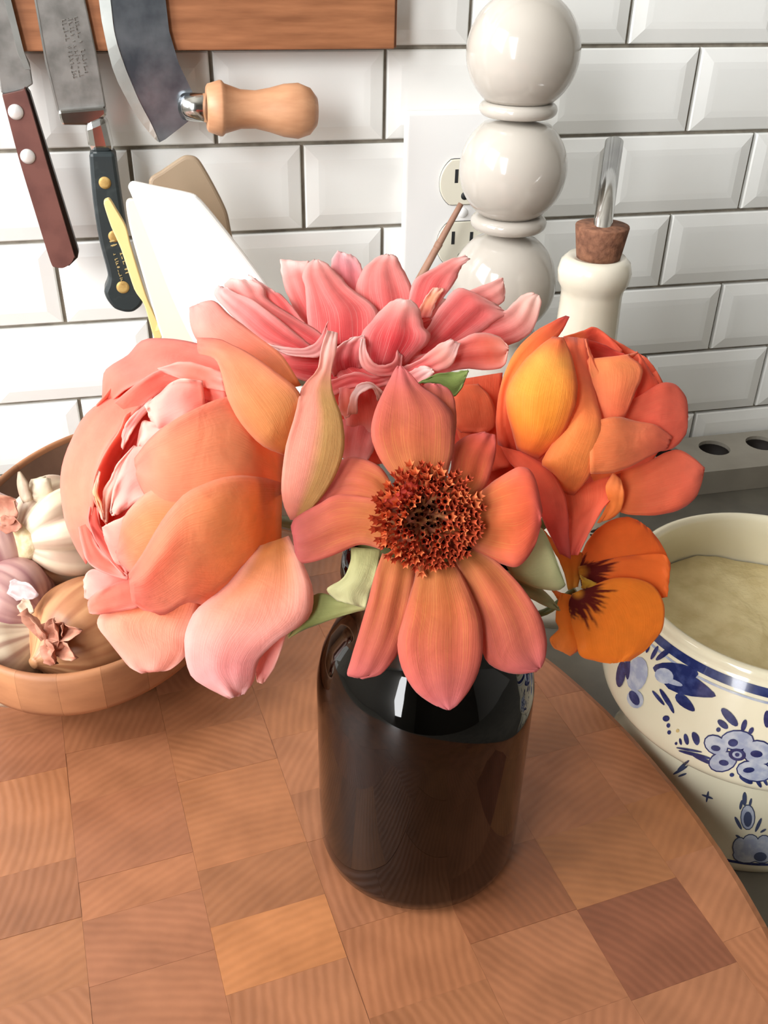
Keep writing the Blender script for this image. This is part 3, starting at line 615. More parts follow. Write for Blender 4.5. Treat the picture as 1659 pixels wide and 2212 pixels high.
for k in range(9):                                                            # petals on the far side
    a = math.radians(185 + k * 20); c0 = (850, 520)
    L1 = 1.0; w = .13
    rows = [(c0[0] + rr * math.cos(a - ww) * 1.15, c0[1] + rr * math.sin(a - ww) * .7, c0[0] + rr * math.cos(a + ww) * 1.15, c0[1] + rr * math.sin(a + ww) * .7) for rr, ww in ((60, .5), (180, .3), (320, .22), (420, .13), (460, .05))]
    kp(rows, [-.8, -1.4, -2.0, -2.6, -3.0], .2)
kbp = K.P(860, 700, -1.6)
lathe('calyx', [(.002, -.012), (.008, -.006), (.011, .0), (.009, .006), (0, .008)], kbp, stem_m, root, seg=20, axis=(0, -.3, 1))
stem(K, kbp, via=kbp + Vector((-.002, -.006, -.03)), r=.003)

# ---- orange rose on the right
root = empty('orange_rose', PT(1290, 930, .35), 'half-open bright orange rose in front of the cork-stoppered bottle', 'flower')
Q = Flower(root, (1040, 660), 2.765, .336, orose_pm, ball=(640, 640, 560, 560, 3.0))
Q.gam = .92
oc, od, oy, orr = (240, 112, 74), (214, 72, 52), (252, 178, 66), (244, 136, 66)
Q.back(640, 640, 480, 470, 3.0, 6, [(238, 130, 70), (236, 108, 72), (240, 118, 84)], d0=.2)
Q.petal([(-180, 450, 125, 400), (-170, 620, 115, 640), (-130, 800, 150, 840), (-20, 1010, 180, 960)], [-.6, -.4, -.4, -.3], .2, cols=[(226, 96, 62), (228, 100, 62), (230, 100, 70)])
Q.petal([(-190, 480, -20, 470), (-180, 560, 60, 560), (-160, 700, 90, 700), (-120, 760, 40, 760)], [-.2, 0, 0, 0], .2, cols=[(232, 110, 66), (230, 112, 70), (228, 100, 66)])
Q.petal([(490, 185, 600, 330), (600, 152, 650, 300), (680, 130, 720, 300), (765, 190, 790, 330), (842, 266, 830, 380)], [(.4, .2), (.2, 0), (.1, -.2), (.1, 0), (.2, .2)], -.1, cols=[orr, od, (232, 92, 64), od], edge=(244, 128, 92), ea=.4)
Q.petal([(620, 200, 640, 420), (720, 230, 720, 440), (800, 270, 810, 440), (860, 290, 850, 420)], [.8, .6, .6, .8], -.4, cols=[od, (190, 56, 44), od])
Q.petal([(900, 590, 1075, 590), (935, 440, 1062, 480), (942, 330, 1000, 378), (925, 272, 950, 300)], [1.2, 1.2, 1.0, .8], .2, cols=[(226, 84, 58), (230, 90, 62), oc])
Q.petal([(750, 560, 760, 800), (900, 560, 900, 840), (1060, 468, 1060, 870), (1150, 470, 1152, 845), (1217, 545, 1212, 780), (1232, 650, 1228, 730)], [1.4, 1.4, 1.3, 1.1, .9, .8], .35, cols=[(238, 116, 76), (236, 106, 80), (238, 112, 86), (240, 120, 96)])
Q.petal([(690, 760, 860, 660), (668, 600, 912, 530), (650, 470, 956, 430), (640, 370, 955, 360), (650, 320, 880, 300), (850, 345, 935, 285)], [2.0, 2.0, 1.9, 1.7, 1.5, 1.2], .35, cols=[oc, (238, 134, 82), (240, 146, 84), (238, 132, 88)], edge=(240, 120, 84))
Q.petal([(620, 200, 660, 300), (640, 300, 700, 400), (650, 400, 760, 440), (690, 520, 760, 520)], [1.6, 1.8, 1.9, 2.0], .1, cols=[(240, 118, 84), (242, 140, 86), (242, 146, 84)])
Q.petal([(500, 1120, 552, 1132), (400, 990, 642, 1022), (362, 925, 706, 885), (470, 760, 726, 780), (545, 630, 720, 680), (560, 460, 690, 560), (530, 300, 660, 420), (490, 185, 630, 200)],
        [1.6, 2.2, 2.5, 2.5, 2.4, 2.2, 1.8, 1.2], .35, cols=[orr, (246, 146, 70), (244, 142, 72), (240, 122, 74), (240, 120, 78)], edge=oc, ea=.5)
Q.petal([(640, 700, 650, 1005), (800, 665, 780, 998), (920, 690, 900, 955), (1042, 715, 1022, 890), (1138, 785, 1110, 852)], [2.4, 2.3, 2.0, 1.7, 1.4], .35, cols=[(238, 134, 74), (238, 136, 84), (238, 128, 88), (240, 116, 88)])
Q.petal([(500, 62, 524, 68), (430, 95, 482, 150), (310, 165, 420, 230), (205, 275, 330, 330), (136, 415, 230, 440), (104, 540, 180, 580), (88, 700, 190, 740), (100, 830, 240, 885)],
        [1.2, 1.5, 1.8, 2.0, 2.0, 1.9, 1.7, 1.5], .2, cols=[(222, 64, 62), (242, 118, 68), (248, 140, 64), (240, 112, 66), (226, 88, 60)])
Q.petal([(215, 862, 345, 912), (180, 735, 470, 795), (150, 600, 545, 645), (158, 485, 572, 520), (240, 350, 562, 400), (340, 250, 532, 290), (425, 188, 490, 192)],
        [2.0, 2.4, 2.7, 2.8, 2.6, 2.3, 2.0], .5, cols=[(246, 118, 54), (250, 160, 52), oy, (252, 186, 84), (246, 140, 68)], edge=(244, 112, 64), ea=.75)
# guard petals
Q.petal([(-90, 700, 160, 740), (-60, 880, 210, 900), (-20, 1010, 270, 1040), (60, 1160, 330, 1170)], [-.9, -.9, -.9, -.9], .1, cols=[(222, 92, 60), (218, 84, 58), (206, 76, 56)])
Q.petal([(650, 1010, 740, 1180), (850, 985, 855, 1242), (980, 938, 1000, 1254), (1100, 878, 1125, 1236), (1190, 864, 1225, 1195), (1282, 925, 1292, 1120), (1332, 970, 1320, 1030)], [1.0, 1.2, 1.2, 1.1, 1.0, .9, .8], .35, cols=[orr, (232, 112, 74), (234, 112, 82), (238, 124, 98)])
Q.petal([(480, 1110, 830, 1000), (512, 1230, 810, 1110), (518, 1310, 730, 1210), (512, 1400, 645, 1358), (500, 1492, 575, 1490)], [1.6, 1.7, 1.7, 1.7, 1.7], -.2, cols=[(228, 100, 62), (236, 104, 70), (242, 112, 82), (240, 110, 92)])
Q.petal([(115, 840, 250, 880), (180, 950, 410, 980), (300, 1060, 492, 1125), (350, 1230, 518, 1250), (402, 1352, 522, 1400), (472, 1484, 532, 1512)], [2.1, 2.2, 2.3, 2.2, 2.0, 1.8], .3, cols=[(240, 98, 66), (244, 106, 74), (240, 102, 84), (234, 110, 104)])
Q.petal([(788, 998, 832, 1040), (742, 1080, 852, 1130), (752, 1180, 832, 1222), (690, 1300, 770, 1275)], [1.9, 1.9, 1.6, 1.3], .15, cols=[(244, 146, 84), (240, 134, 60), (232, 120, 48)])
qb = Q.P(600, 1000, -2.3)
lathe('rose_hip', [(.0018, -.012), (.006, -.008), (.0075, -.002), (.006, .004), (0, .006)], qb, stem_m, root, seg=16, axis=(0, -.2, 1))
stem(Q, qb, via=qb + Vector((-.02, -.006, -.02)))

# ---- orange pansy
root = empty('pansy', PT(1300, 1270, .345), 'small orange pansy with maroon veined blotches beside the blue and white jar', 'flower')
Vp = Flower(root, (1040, 660), 2.765, .336, pansy_pm)
po, py_, pdk = lin((240, 140, 44)), lin((236, 176, 60)), lin((112, 26, 18))
def pansy_col(cx, cy, rad, top, dirang):
    def f(x, y, u, v):
        dx, dy = x - cx, y - cy; r = math.hypot(dx, dy); a = math.atan2(dy, dx)
        st = noise.noise(Vector((math.cos(a) * 9, math.sin(a) * 9, top * 7)))
        lim = rad * (1.0 + .75 * st); k = max(0, min(1, (lim - r) / (rad * .22)))
        if r < rad * .28: k *= max(0, (r / rad - .08) / .2)
        base = [p + (q - p) * (.5 if top else .1) * max(0, noise.noise(Vector((x * .006, y * .006, 3)))) for p, q in zip(lin((242, 142, 46) if not top else (236, 120, 50)), lin((236, 108, 44)))]
        if r < rad * .4: base = [p + (q - p) * (1 - r / rad / .4) for p, q in zip(base, py_)]
        return [p + (q - p) * k for p, q in zip(base, pdk)]
    return f
Vp.petal([(560, 1620, 650, 1660), (600, 1480, 800, 1570), (660, 1370, 1000, 1530), (760, 1290, 1112, 1520), (860, 1264, 1062, 1412), (930, 1280, 1005, 1335)], [0, -.1, -.2, -.3, -.35, -.4], .2, colorfn=pansy_col(590, 1600, 95, 1, 0), n=48, m=40)
Vp.petal([(575, 1560, 600, 1690), (790, 1510, 800, 1660), (950, 1490, 950, 1690), (1085, 1485, 1055, 1740), (1128, 1540, 1112, 1740)], [.1, .1, .05, 0, 0], .15, colorfn=pansy_col(590, 1590, 200, 1, 0), n=48, m=40)
Vp.petal([(365, 1330, 480, 1480), (425, 1450, 600, 1475), (490, 1580, 595, 1580), (520, 1700, 575, 1680)], [-.3, -.1, 0, .1], .1, cols=[(226, 120, 44), (232, 140, 52), (228, 170, 70)])
Vp.petal([(480, 1715, 565, 1735), (450, 1800, 578, 1830), (444, 1880, 575, 1940), (462, 1930, 578, 2010), (408, 1990, 572, 2062), (432, 2046, 530, 2092)], [.2, .2, .1, .1, 0, 0], .15, cols=[(236, 140, 50), (240, 140, 42), (240, 146, 70)])
Vp.petal([(410, 1688, 480, 1720), (440, 1730, 520, 1760), (470, 1770, 540, 1800)], [.0, .1, .2], .1, cols=[(240, 150, 80), (236, 136, 50), (236, 136, 50)])
Vp.petal([(545, 1722, 620, 1690), (520, 1795, 810, 1628), (540, 1905, 1005, 1660), (566, 2005, 1086, 1780), (592, 2090, 1078, 1930), (680, 2122, 990, 2046), (770, 2138, 880, 2122)], [.3, .4, .4, .3, .2, .1, .1], .3, colorfn=pansy_col(575, 1715, 165, 0, 0), n=52, m=44)
Vp.petal([(590, 1610, 640, 1640), (600, 1650, 700, 1670), (600, 1690, 640, 1690)], [.35, .4, .4], .1, cols=[(232, 196, 90), (226, 180, 60), (214, 150, 50)])
pb = Vp.P(560, 1700, -.7)
stem(Vp, pb, via=pb + Vector((-.015, .004, -.012)), r=.0013)

# ---- single salmon dahlia in front
root = empty('single_dahlia', PT(925, 1115, .305), 'open single salmon dahlia with a dark orange disc, hanging over the bottle neck', 'flower')
Dh = Flower(root, (620, 780), 2.765, .290, dahl_pm)
Dh.gam = .93
ds, dy_, dp = (202, 100, 82), (192, 116, 58), (220, 120, 122)
def dh(rows, d, b=.3, cols=None, **kw):
    kw.setdefault('ridge', .03); return Dh.petal(rows, d, b * .7, cols or [dy_, (204, 104, 66), ds, dp], edge=(226, 112, 108), ea=.4, n=26, m=19, **kw)
dh([(640, 760, 590, 890), (560, 640, 480, 850), (430, 578, 330, 840), (330, 590, 200, 890), (250, 650, 110, 910)], [-.5, -.5, -.7, -.9, -1.0], .3)
dh([(950, 745, 1115, 820), (980, 640, 1185, 745), (1000, 508, 1228, 625), (1080, 448, 1248, 520), (1170, 424, 1242, 440)], [-.3, -.6, -.9, -1.1, -1.2], .25, [dy_, (218, 100, 60), (218, 92, 64), (222, 96, 80)])
dh([(790, 640, 960, 640), (790, 420, 1006, 420), (786, 250, 1006, 270), (810, 150, 975, 180), (850, 132, 915, 140)], [-.3, -.6, -.9, -1.1, -1.2], .2)
dh([(685, 735, 945, 715), (600, 650, 966, 640), (532, 540, 992, 540), (502, 430, 1003, 420), (520, 320, 985, 310), (560, 220, 900, 215), (605, 130, 810, 160), (640, 60, 740, 80), (660, 30, 690, 33)], [-.2, -.2, -.3, -.45, -.6, -.75, -.9, -1.0, -1.1], .45)
dh([(610, 840, 575, 1128), (450, 812, 440, 1096), (300, 800, 300, 1150), (180, 860, 170, 1196), (60, 930, 80, 1206), (25, 985, 52, 1150)], [-.2, -.3, -.4, -.5, -.6, -.7], .35)
dh([(1105, 825, 1065, 1085), (1200, 745, 1170, 1158), (1310, 670, 1290, 1212), (1400, 632, 1385, 1222), (1470, 680, 1475, 1110), (1522, 880, 1516, 985)], [-.2, -.1, .1, .2, .2, .1], .35, [dy_, (220, 110, 56), (226, 100, 62), (228, 96, 78)])
dh([(570, 1150, 770, 1225), (530, 1260, 765, 1335), (490, 1420, 735, 1505), (440, 1590, 695, 1665), (395, 1740, 640, 1775), (362, 1862, 560, 1866), (372, 1882, 450, 1896)], [-.2, 0, .1, .2, .2, .1, 0], .3)
dh([(995, 1180, 1110, 1120), (1040, 1300, 1242, 1190), (1100, 1460, 1392, 1340), (1150, 1640, 1502, 1500), (1200, 1800, 1548, 1650), (1350, 1864, 1544, 1762), (1490, 1852, 1518, 1826)], [-.2, 0, .1, .2, .2, .1, 0], .3)
dh([(785, 1200, 1000, 1200), (750, 1350, 1072, 1330), (700, 1520, 1152, 1520), (662, 1680, 1170, 1680), (690, 1840, 1150, 1830), (770, 1972, 1090, 1962), (880, 2052, 1022, 2046), (952, 2082, 974, 2081)], [-.1, .2, .5, .6, .6, .5, .35, .3], .4, [dy_, (208, 110, 62), (210, 104, 76), (220, 116, 110), (234, 146, 156)])
# disc of florets
dc = Dh.P(835, 935, .1); dn = (CAM - dc).normalized(); dx_ = Vector((1, 0, 0)); dx_ = (dx_ - dn * dx_.dot(dn)).normalized(); dyv = dn.cross(dx_)
DR = 0.0138
Vd = []; Fd = []
prof = [(r * DR, .0035 * (1 - r * r) - (.003 * math.exp(-(r / .28) ** 2))) for r in (0.001, .1, .2, .3, .45, .6, .8, 1.0)] + [(DR * .9, -.004)]
lathe('disc', prof, dc, disc_dark_m, root, seg=32, axis=dn)
def floret_mesh(nm, mat, openr):
    V = []; F = []; seg = 5
    for r, h in ((.00045, 0), (.0005, .0022), (openr, .0034)):
        for i in range(10):
            a = 2 * math.pi * i / 10; k = 1.0 if (h < .003 or i % 2 == 0) else .62
            V.append((r * k * math.cos(a), r * k * math.sin(a), h + (.0006 if h > .003 and i % 2 == 0 else 0)))
    for j in range(2): F += [(j * 10 + i, j * 10 + (i + 1) % 10, j * 10 + 10 + (i + 1) % 10, j * 10 + 10 + i) for i in range(10)]
    me = bpy.data.meshes.new(nm); me.from_pydata(V, [], F); me.materials.append(mat); me.update(); return me
fl_m = [floret_mesh('floret', disc_m, .00105), floret_mesh('floret', M('disc_floret_light', (216, 116, 68), .6, var=(186, 78, 46), scale=400), .00125), floret_mesh('floret', disc_dark_m, .0006)]
nf = 200
for i in range(nf):
    fr = math.sqrt((i + .5) / nf); a = i * 2.39996
    rr = fr * DR * 1.04
    p = dc + dx_ * (rr * math.cos(a)) + dyv * (rr * math.sin(a)) + dn * (.0035 * (1 - fr * fr) - .003 * math.exp(-(fr / .28) ** 2) - .0004)
    out = (dn + (dx_ * math.cos(a) + dyv * math.sin(a)) * (.75 * fr ** 2 + random.uniform(-.35, .4))).normalized()
    o = bpy.data.objects.new('floret', fl_m[2] if fr < .36 else fl_m[random.choice((0, 0, 1))]); col.objects.link(o); o.parent = root
    o.rotation_euler = out.to_track_quat('Z', 'Y').to_euler(); o.rotation_euler.rotate_axis('Z', random.uniform(0, 6)); o.location = p - root.location
    sc = random.uniform(.95, 1.45); o.scale = (sc, sc, sc)
Dh.petal([(560, 830, 600, 890), (640, 800, 690, 860), (700, 740, 770, 780), (730, 650, 780, 700)], [.25, .4, .4, .2], .1, cols=[(206, 66, 56), (212, 72, 60), (206, 66, 50)], n=12, m=7)
db = dc - dn * .012
lathe('calyx', [(.002, -.010), (.007, -.006), (.010, .0), (.008, .006), (0, .008)], db, stem_m, root, seg=20, axis=dn)
stem(Dh, db - dn * .006, via=db - dn * .014 + Vector((0, .006, -.002)), r=.0028)
for rows in ([(380, 1110, 560, 1125), (380, 1200, 545, 1220), (330, 1300, 520, 1320), (240, 1362, 490, 1400), (300, 1430, 470, 1475)],):
    Dh.petal(rows, [-.6, -.6, -.6, -.7, -.8], .15, cols=[(150, 146, 92), (176, 172, 120), (184, 180, 132)], mat=leafp_m, name='leaf', label='pale green leaf')
Dh.petal([(470, 1440, 480, 1480), (330, 1420, 340, 1520), (160, 1400, 110, 1600), (5, 1640, 10, 1655)], [-.9, -.9, -1.0, -1.1], .15, cols=[(186, 180, 120), (140, 140, 84), (110, 118, 60), (150, 150, 90)], mat=leafp_m, name='leaf')
Dh.petal([(1300, 1210, 1350, 1290), (1400, 1100, 1480, 1350), (1500, 985, 1600, 1370), (1580, 1120, 1650, 1350), (1640, 1290, 1660, 1330)], [-1.2, -1.3, -1.4, -1.5, -1.6], .2, cols=[(160, 158, 104), (186, 182, 132), (176, 184, 128)], mat=leafp_m, name='leaf', label='pale green leaf')
Dh.petal([(1280, 1240, 1320, 1300), (1420, 1300, 1430, 1400), (1540, 1380, 1560, 1470), (1620, 1470, 1630, 1490)], [-1.5, -1.6, -1.8, -1.9], .1, cols=[(150, 146, 96), (160, 154, 108), (150, 146, 100)], mat=leafp_m, name='leaf')
Dh.petal([(785, 130, 830, 130), (880, 82, 930, 150), (980, 66, 1000, 212), (1060, 58, 1050, 140), (1082, 54, 1078, 70)], [-2.0, -2.1, -2.2, -2.2, -2.2], .1, cols=[(104, 120, 56), (112, 128, 62), (118, 132, 70)], mat=leafp_m, name='leaf', jag=9)

# ---------------------------------------------------------------- knife rack and blades on the wall
def crop1(pts): return [(x * .5184, y * .5184) for x, y in pts]
rack = empty('magnetic_knife_rack', PY(400, 40, -.012), 'oiled wooden knife rack board mounted on the tiles', 'knife rack')
a = PY(-260, 118, -.022); b = PY(853, 106, -.022)
box('wood_board', (a.x, -.022, b.z), (b.x, -.0030, b.z + .062), rack_m, rack, bevel=.0008)
box('end_cap', (b.x + .0002, -.0205, b.z + .0006), (b.x + .0012, -.0030, b.z + .0614), M('rack_end_grain', (132, 86, 62), .6, var=(112, 70, 50), scale=120), rack, bevel=.0002)
YB = -.0245   # blade plane
def rivet(px, py, y, r, mat, parent, h=.0010):
    c = PY(px, py, y); return lathe('rivet', [(0, h), (r * .6, h * .9), (r, h * .3), (r, -.002)], c, mat, parent, seg=24, axis=(0, -1, 0))
# riveted brown-handled knife
k1 = empty('kitchen_knife', PY(60, 200, YB), 'old kitchen knife with riveted brown wooden handle', 'knife')
plate('blade', [(71, 182), (64, 136), (52, 113), (23.5, 0), (-30, -200), (-70, -330), (-110, -440), (-128, -470), (-110, -330), (-66, -120), (-30, 60), (-4, 160), (2, 200), (14, 204), (56, 192)], YB, YB + .0018, oldsteel_m, k1, bevel=.0006)
plate('ground_edge', [(66, 150), (52, 113), (23.5, 0), (-30, -200), (-70, -330), (-110, -440), (-100, -390), (-42, -200), (9, 0), (38, 113), (54, 150)], YB - .0003, YB + .001, edge_m, k1)
plate('tang', [(5, 203), (58, 192), (64, 200), (170, 545), (168, 556), (150, 574), (116, 574)], YB - .002, YB + .004, M('tang_steel', (70, 68, 68), .4, .6), k1)
h1 = [(5, 206), (50, 196), (57, 202), (104, 363), (158, 545), (160, 556), (152, 570), (136, 579), (119, 577), (109, 565), (75, 456), (39, 337)]
plate('handle', smooth_outline(h1, 4, (0, 1)), YB - .0065, YB + .0065, brownh_m, k1, bevel=.0025)
for x, y in ((34, 242), (60, 338)): rivet(x, y, YB - .0066, .0040, rivet_m, k1)
# black-handled chef's knife
k2 = empty('chefs_knife', PY(170, 250, YB), "chef's knife with brass-riveted black handle and pitted grey blade", 'knife')
bl = crop1([(118, -200), (145, 0), (190, 260), (240, 462), (300, 476), (442, 446), (400, 210), (355, 0), (318, -200), (260, -760), (220, -1000), (150, -760)])
plate('blade', bl, YB, YB + .0025, oldsteel_m, k2, bevel=.0008)
plate('blade_edge', crop1([(143, 0), (188, 260), (238, 462), (243, 468), (246, 462), (196, 260), (151, 0), (124, -200), (117, -200)]), YB - .0002, YB + .001, edge_m, k2)
bol = crop1([(240, 462), (442, 446), (446, 480), (395, 524), (258, 524), (247, 495)])
plate('bolster', bol, YB - .004, YB + .006, steel_m, k2, bevel=.0015)
plate('bolster_neck', crop1([(350, 515), (440, 478), (480, 640), (372, 640)]), YB - .0062, YB + .006, steel_m, k2, bevel=.004)
h2 = crop1([(370, 636), (386, 830), (412, 1000), (448, 1140), (446, 1185), (434, 1220), (448, 1256), (478, 1290), (520, 1304), (556, 1302), (588, 1278), (600, 1245), (588, 1200), (556, 1120), (518, 900), (494, 740), (480, 636)])
plate('handle', smooth_outline(h2, 4, (0, len(h2) - 1)), YB - .0085, YB + .008, blackh_m, k2, bevel=.004)
for x, y, r in ((437, 762, .0034), (476, 985, .0034), (512, 1197, .0038)): rivet(x * .5184, y * .5184, YB - .0086, r, brass_m, k2, .0003)
def marks(name, x0, y0, ax, ay, bx, by, rows, ncol, y, mat, parent, size, seed):
    """small worn stamped characters: rows of little strokes"""
    rnd = random.Random(seed); V = []; F = []
    ld = Vector((ax, ay)).normalized(); wd = Vector((bx, by)).normalized()
    for rI in range(rows):
        u = 0.0
        L = math.hypot(ax, ay)
        while u < L:
            w = rnd.uniform(.5, .9) * size
            if rnd.random() > .12:
                for s in range(rnd.randint(2, 3)):
                    p = Vector((x0, y0)) + ld * (u + rnd.uniform(0, w * .6)) + wd * (rI * size * 1.7 + rnd.uniform(0, size * .3))
                    if rnd.random() < .55: e_l, e_w = size * .16, size * rnd.uniform(.6, 1.1)
                    else: e_l, e_w = w * .8, size * .16
                    q = [p, p + ld * e_l, p + ld * e_l + wd * e_w, p + wd * e_w]
                    b0 = len(V); V += [PY(t.x, t.y, y) for t in q]; F.append((b0, b0 + 1, b0 + 2, b0 + 3))
            u += w * 1.45
    return mesh(name, V, F, mat, parent, smooth=False, solid=.0003)
marks('stamped_lettering', 131, 42, 26, 128, 26, -5, 3, 9, YB - .0002, stamp_m, k2, 8, 3)
marks('gilt_lettering', 244, 548, 18, 66, 9, -3, 1, 9, YB - .0087, gold_m, k2, 6, 5)
marks('gilt_lettering', 258, 545, 17, 62, 9, -3, 1, 9, YB - .0087, gold_m, k2, 8, 6)
marks('gilt_lettering', 236, 520, 3, 14, 9, -3, 1, 9, YB - .0087, gold_m, k2, 12, 8)
# mezzaluna
mz = empty('mezzaluna', PY(300, 100, YB), 'curved mezzaluna chopping blade with turned pale beech handle', 'mezzaluna')
PC = Vector((PY(500 * .5184, -60, YB).x, 0, PY(260, -150, YB).z))
def mirror(p): return Vector((p.x, p.y, 2 * PC.z - p.z))
out_e = [(412, 0), (430, 120), (470, 290), (520, 400), (580, 500), (640, 575), (665, 595)]
inn_e = [(460, 0), (480, 150), (525, 290), (580, 420), (630, 515), (665, 593)]
back_e = [(690, 580), (735, 545), (805, 490), (805, 390), (745, 265), (705, 130), (690, 0)]
mzb = crop1(inn_e + back_e)
top_out = PY(412 * .5184, 0, YB)
def zm(p): return p
pl = [PY(x, y, YB) for x, y in mzb]
up = [mirror(p) for p in reversed(pl)]
# full crescent: lower half traced, upper half mirrored above the frame
ol = [PY(x, y, YB) for x, y in crop1(inn_e)]; bk = [PY(x, y, YB) for x, y in crop1(back_e)]
full = [mirror(p) for p in reversed(ol)] + ol + bk + [mirror(p) for p in reversed(bk)]
def solid_poly(name, pts, y1, mat, parent, bevel=0):
    n = len(pts); B = [Vector((p.x, y1, p.z)) for p in pts]
    F = [tuple(range(n)), tuple(range(2 * n - 1, n - 1, -1))] + [(i, i + n, (i + 1) % n + n, (i + 1) % n) for i in range(n)]
    return fixn(mesh(name, pts + B, F, mat, parent, smooth=False, bevel=bevel))
solid_poly('blade', full, YB + .0018, bluesteel_m, mz)
oo = [PY(x, y, YB) for x, y in crop1(out_e)]
i2 = [PY(x, y, YB) for x, y in crop1(inn_e)]
edge = [mirror(p) for p in reversed(oo)] + oo + list(reversed(i2)) + [mirror(p) for p in i2]
V = []; F = []
n1 = 30
so = spline([tuple(p) for p in [mirror(p) for p in reversed(oo)] + oo], n1); si = spline([tuple(p) for p in [mirror(p) for p in reversed(i2)] + i2], n1)
for p, q in zip(so, si): V += [(p[0], YB + .0006, p[2]), (q[0], YB - .0004, q[2]), (q[0], YB + .002, q[2])]
for i in range(n1 - 1):
    b0 = i * 3; F += [(b0, b0 + 1, b0 + 4, b0 + 3), (b0 + 1, b0 + 2, b0 + 5, b0 + 4), (b0 + 2, b0, b0 + 3, b0 + 5)]
fixn(mesh('cutting_edge', V, F, edge_m, mz, smooth=False))
hp = [(0, 82), (6, 92), (55, 108), (64, 107), (75, 96), (140, 76), (200, 74), (260, 86), (320, 103), (380, 109), (430, 92), (458, 58), (468, 0)]
YH = -.036
for up_ in (False, True):
    A = PY(860 * .5184, 450 * .5184, YH); Bq = PY(1328 * .5184, 466 * .5184, YH)
    fa = PY(798 * .5184, 446 * .5184, YH + .006)
    if up_: A, Bq, fa = mirror(A), mirror(Bq), mirror(fa)
    ax = Bq - A; k = ax.length / 468.0
    prof = [(0, .0005)] + [(r * k, h * k) for h, r in hp]
    hd = lathe('handle', prof, A, beech_m, mz, seg=40, axis=ax)
    lathe('ferrule', [(0, -.004), (.0072, -.004), (.0075, 0), (.0075, (A - fa).length + .002), (0, (A - fa).length + .002)], fa, steel_m, mz, seg=28, axis=A - fa)

# ---------------------------------------------------------------- wall outlet
ol_ = empty('wall_outlet', PY(996, 456, -.0035), 'white duplex wall outlet behind the pepper mill', 'outlet')
plc = PY(996, 456, -.0045); pw, ph = .0405, .0625
box('cover_plate', (plc.x - pw, -.0088, plc.z - ph), (plc.x + pw, -.0030, plc.z + ph), plast_m, ol_, bevel=.0025, seg=4)
for dz in (.0197, -.0197):
    cz = plc.z + dz; n = 40; V = []
    for yy in (-.0104, -.008):
        for i in range(n):
            a = 2 * math.pi * i / n; V.append((plc.x + .0172 * math.cos(a), yy, cz + max(-.0142, min(.0142, .0172 * math.sin(a)))))
    F = [tuple(range(n)), tuple(range(2 * n - 1, n - 1, -1))] + [(i, i + n, (i + 1) % n + n, (i + 1) % n) for i in range(n)]
    rc = fixn(mesh('receptacle', V, F, recep_m, ol_, smooth=False, bevel=.0006)); rc['_w'] = tuple(ol_.location)
    V2 = [(plc.x + .01735 * math.cos(2 * math.pi * i / n), -.0090, cz + max(-.0146, min(.0146, .01765 * math.sin(2 * math.pi * i / n)))) for i in range(n)]
    fixn(mesh('receptacle_gap', V2 + [(v[0], -.0078, v[2]) for v in V2], F, slot_m, ol_, smooth=False))
    for sx, hh in ((-.0063, .0042), (.0063, .0034)):
        box('slot', (plc.x + sx - .0011, -.01055, cz + .004 - hh), (plc.x + sx + .0011, -.0100, cz + .004 + hh), slot_m, rc)
    lathe('ground_hole', [(0, .0001), (.0026, .0001), (.0026, -.0005)], (plc.x, -.01046, cz - .0085), slot_m, rc, seg=20, axis=(0, -1, 0))
    del rc['_w']

lathe('screw', [(0, .0008), (.0028, .0007), (.0034, 0), (.0034, -.001)], (plc.x, -.0088, plc.z), plast_m, ol_, seg=20, axis=(0, -1, 0))

# ---------------------------------------------------------------- pepper mill
MX, MY = .157, -.090
mill = empty('pepper_mill', (MX, MY, CTR), 'tall glossy cream pepper mill turned as stacked balls', 'pepper mill')
def ballprof(zc, r, z0, z1, n=20):
    out = []
    for i in range(n + 1):
        z = z0 + (z1 - z0) * i / n; out.append((math.sqrt(max(1e-10, r * r - (z - zc) ** 2)), z))
    return out
lathe('top_ball', ballprof(.0072, .0300, .0372, -.0165, 28) + [(0, -.0165)], (MX, MY, 0), mill_m, mill, seg=56)
def ringp(zc, R, r): return [(R + r * math.cos(a), zc + r * math.sin(a)) for a in [math.pi / 2 - i * math.pi / 12 for i in range(13)]]
lathe('collar', [(0, -.0166)] + ringp(-.0205, .0175, .0037) + [(0, -.0246)], (MX, MY, 0), mill_m, mill, seg=48)
lathe('middle_ball', [(0, -.0247)] + ballprof(-.0520, .0300, -.0280, -.0765, 26) + [(0, -.0765)], (MX, MY, 0), mill_m, mill, seg=56)
lathe('collar', [(0, -.0766)] + ringp(-.0812, .0178, .0040) + [(0, -.0856)], (MX, MY, 0), mill_m, mill, seg=48)
lathe('lower_ball', [(0, -.0857)] + ballprof(-.117, .0312, -.0915, -.142, 26) + [(0, -.142)], (MX, MY, 0), mill_m, mill, seg=56)
lathe('base', [(0, -.1421), (.0185, -.1421), (.0215, -.146), (.0185, -.150), (.0200, -.156), (.0280, -.175), (.0312, -.200), (.0295, -.228), (.0240, -.250), (.0225, -.262), (.0290, -.270), (.0318, -.280), (.0320, CTR + .002), (.030, CTR + .0003), (0, CTR + .0003)], (MX, MY, 0), mill_m, mill, seg=56)

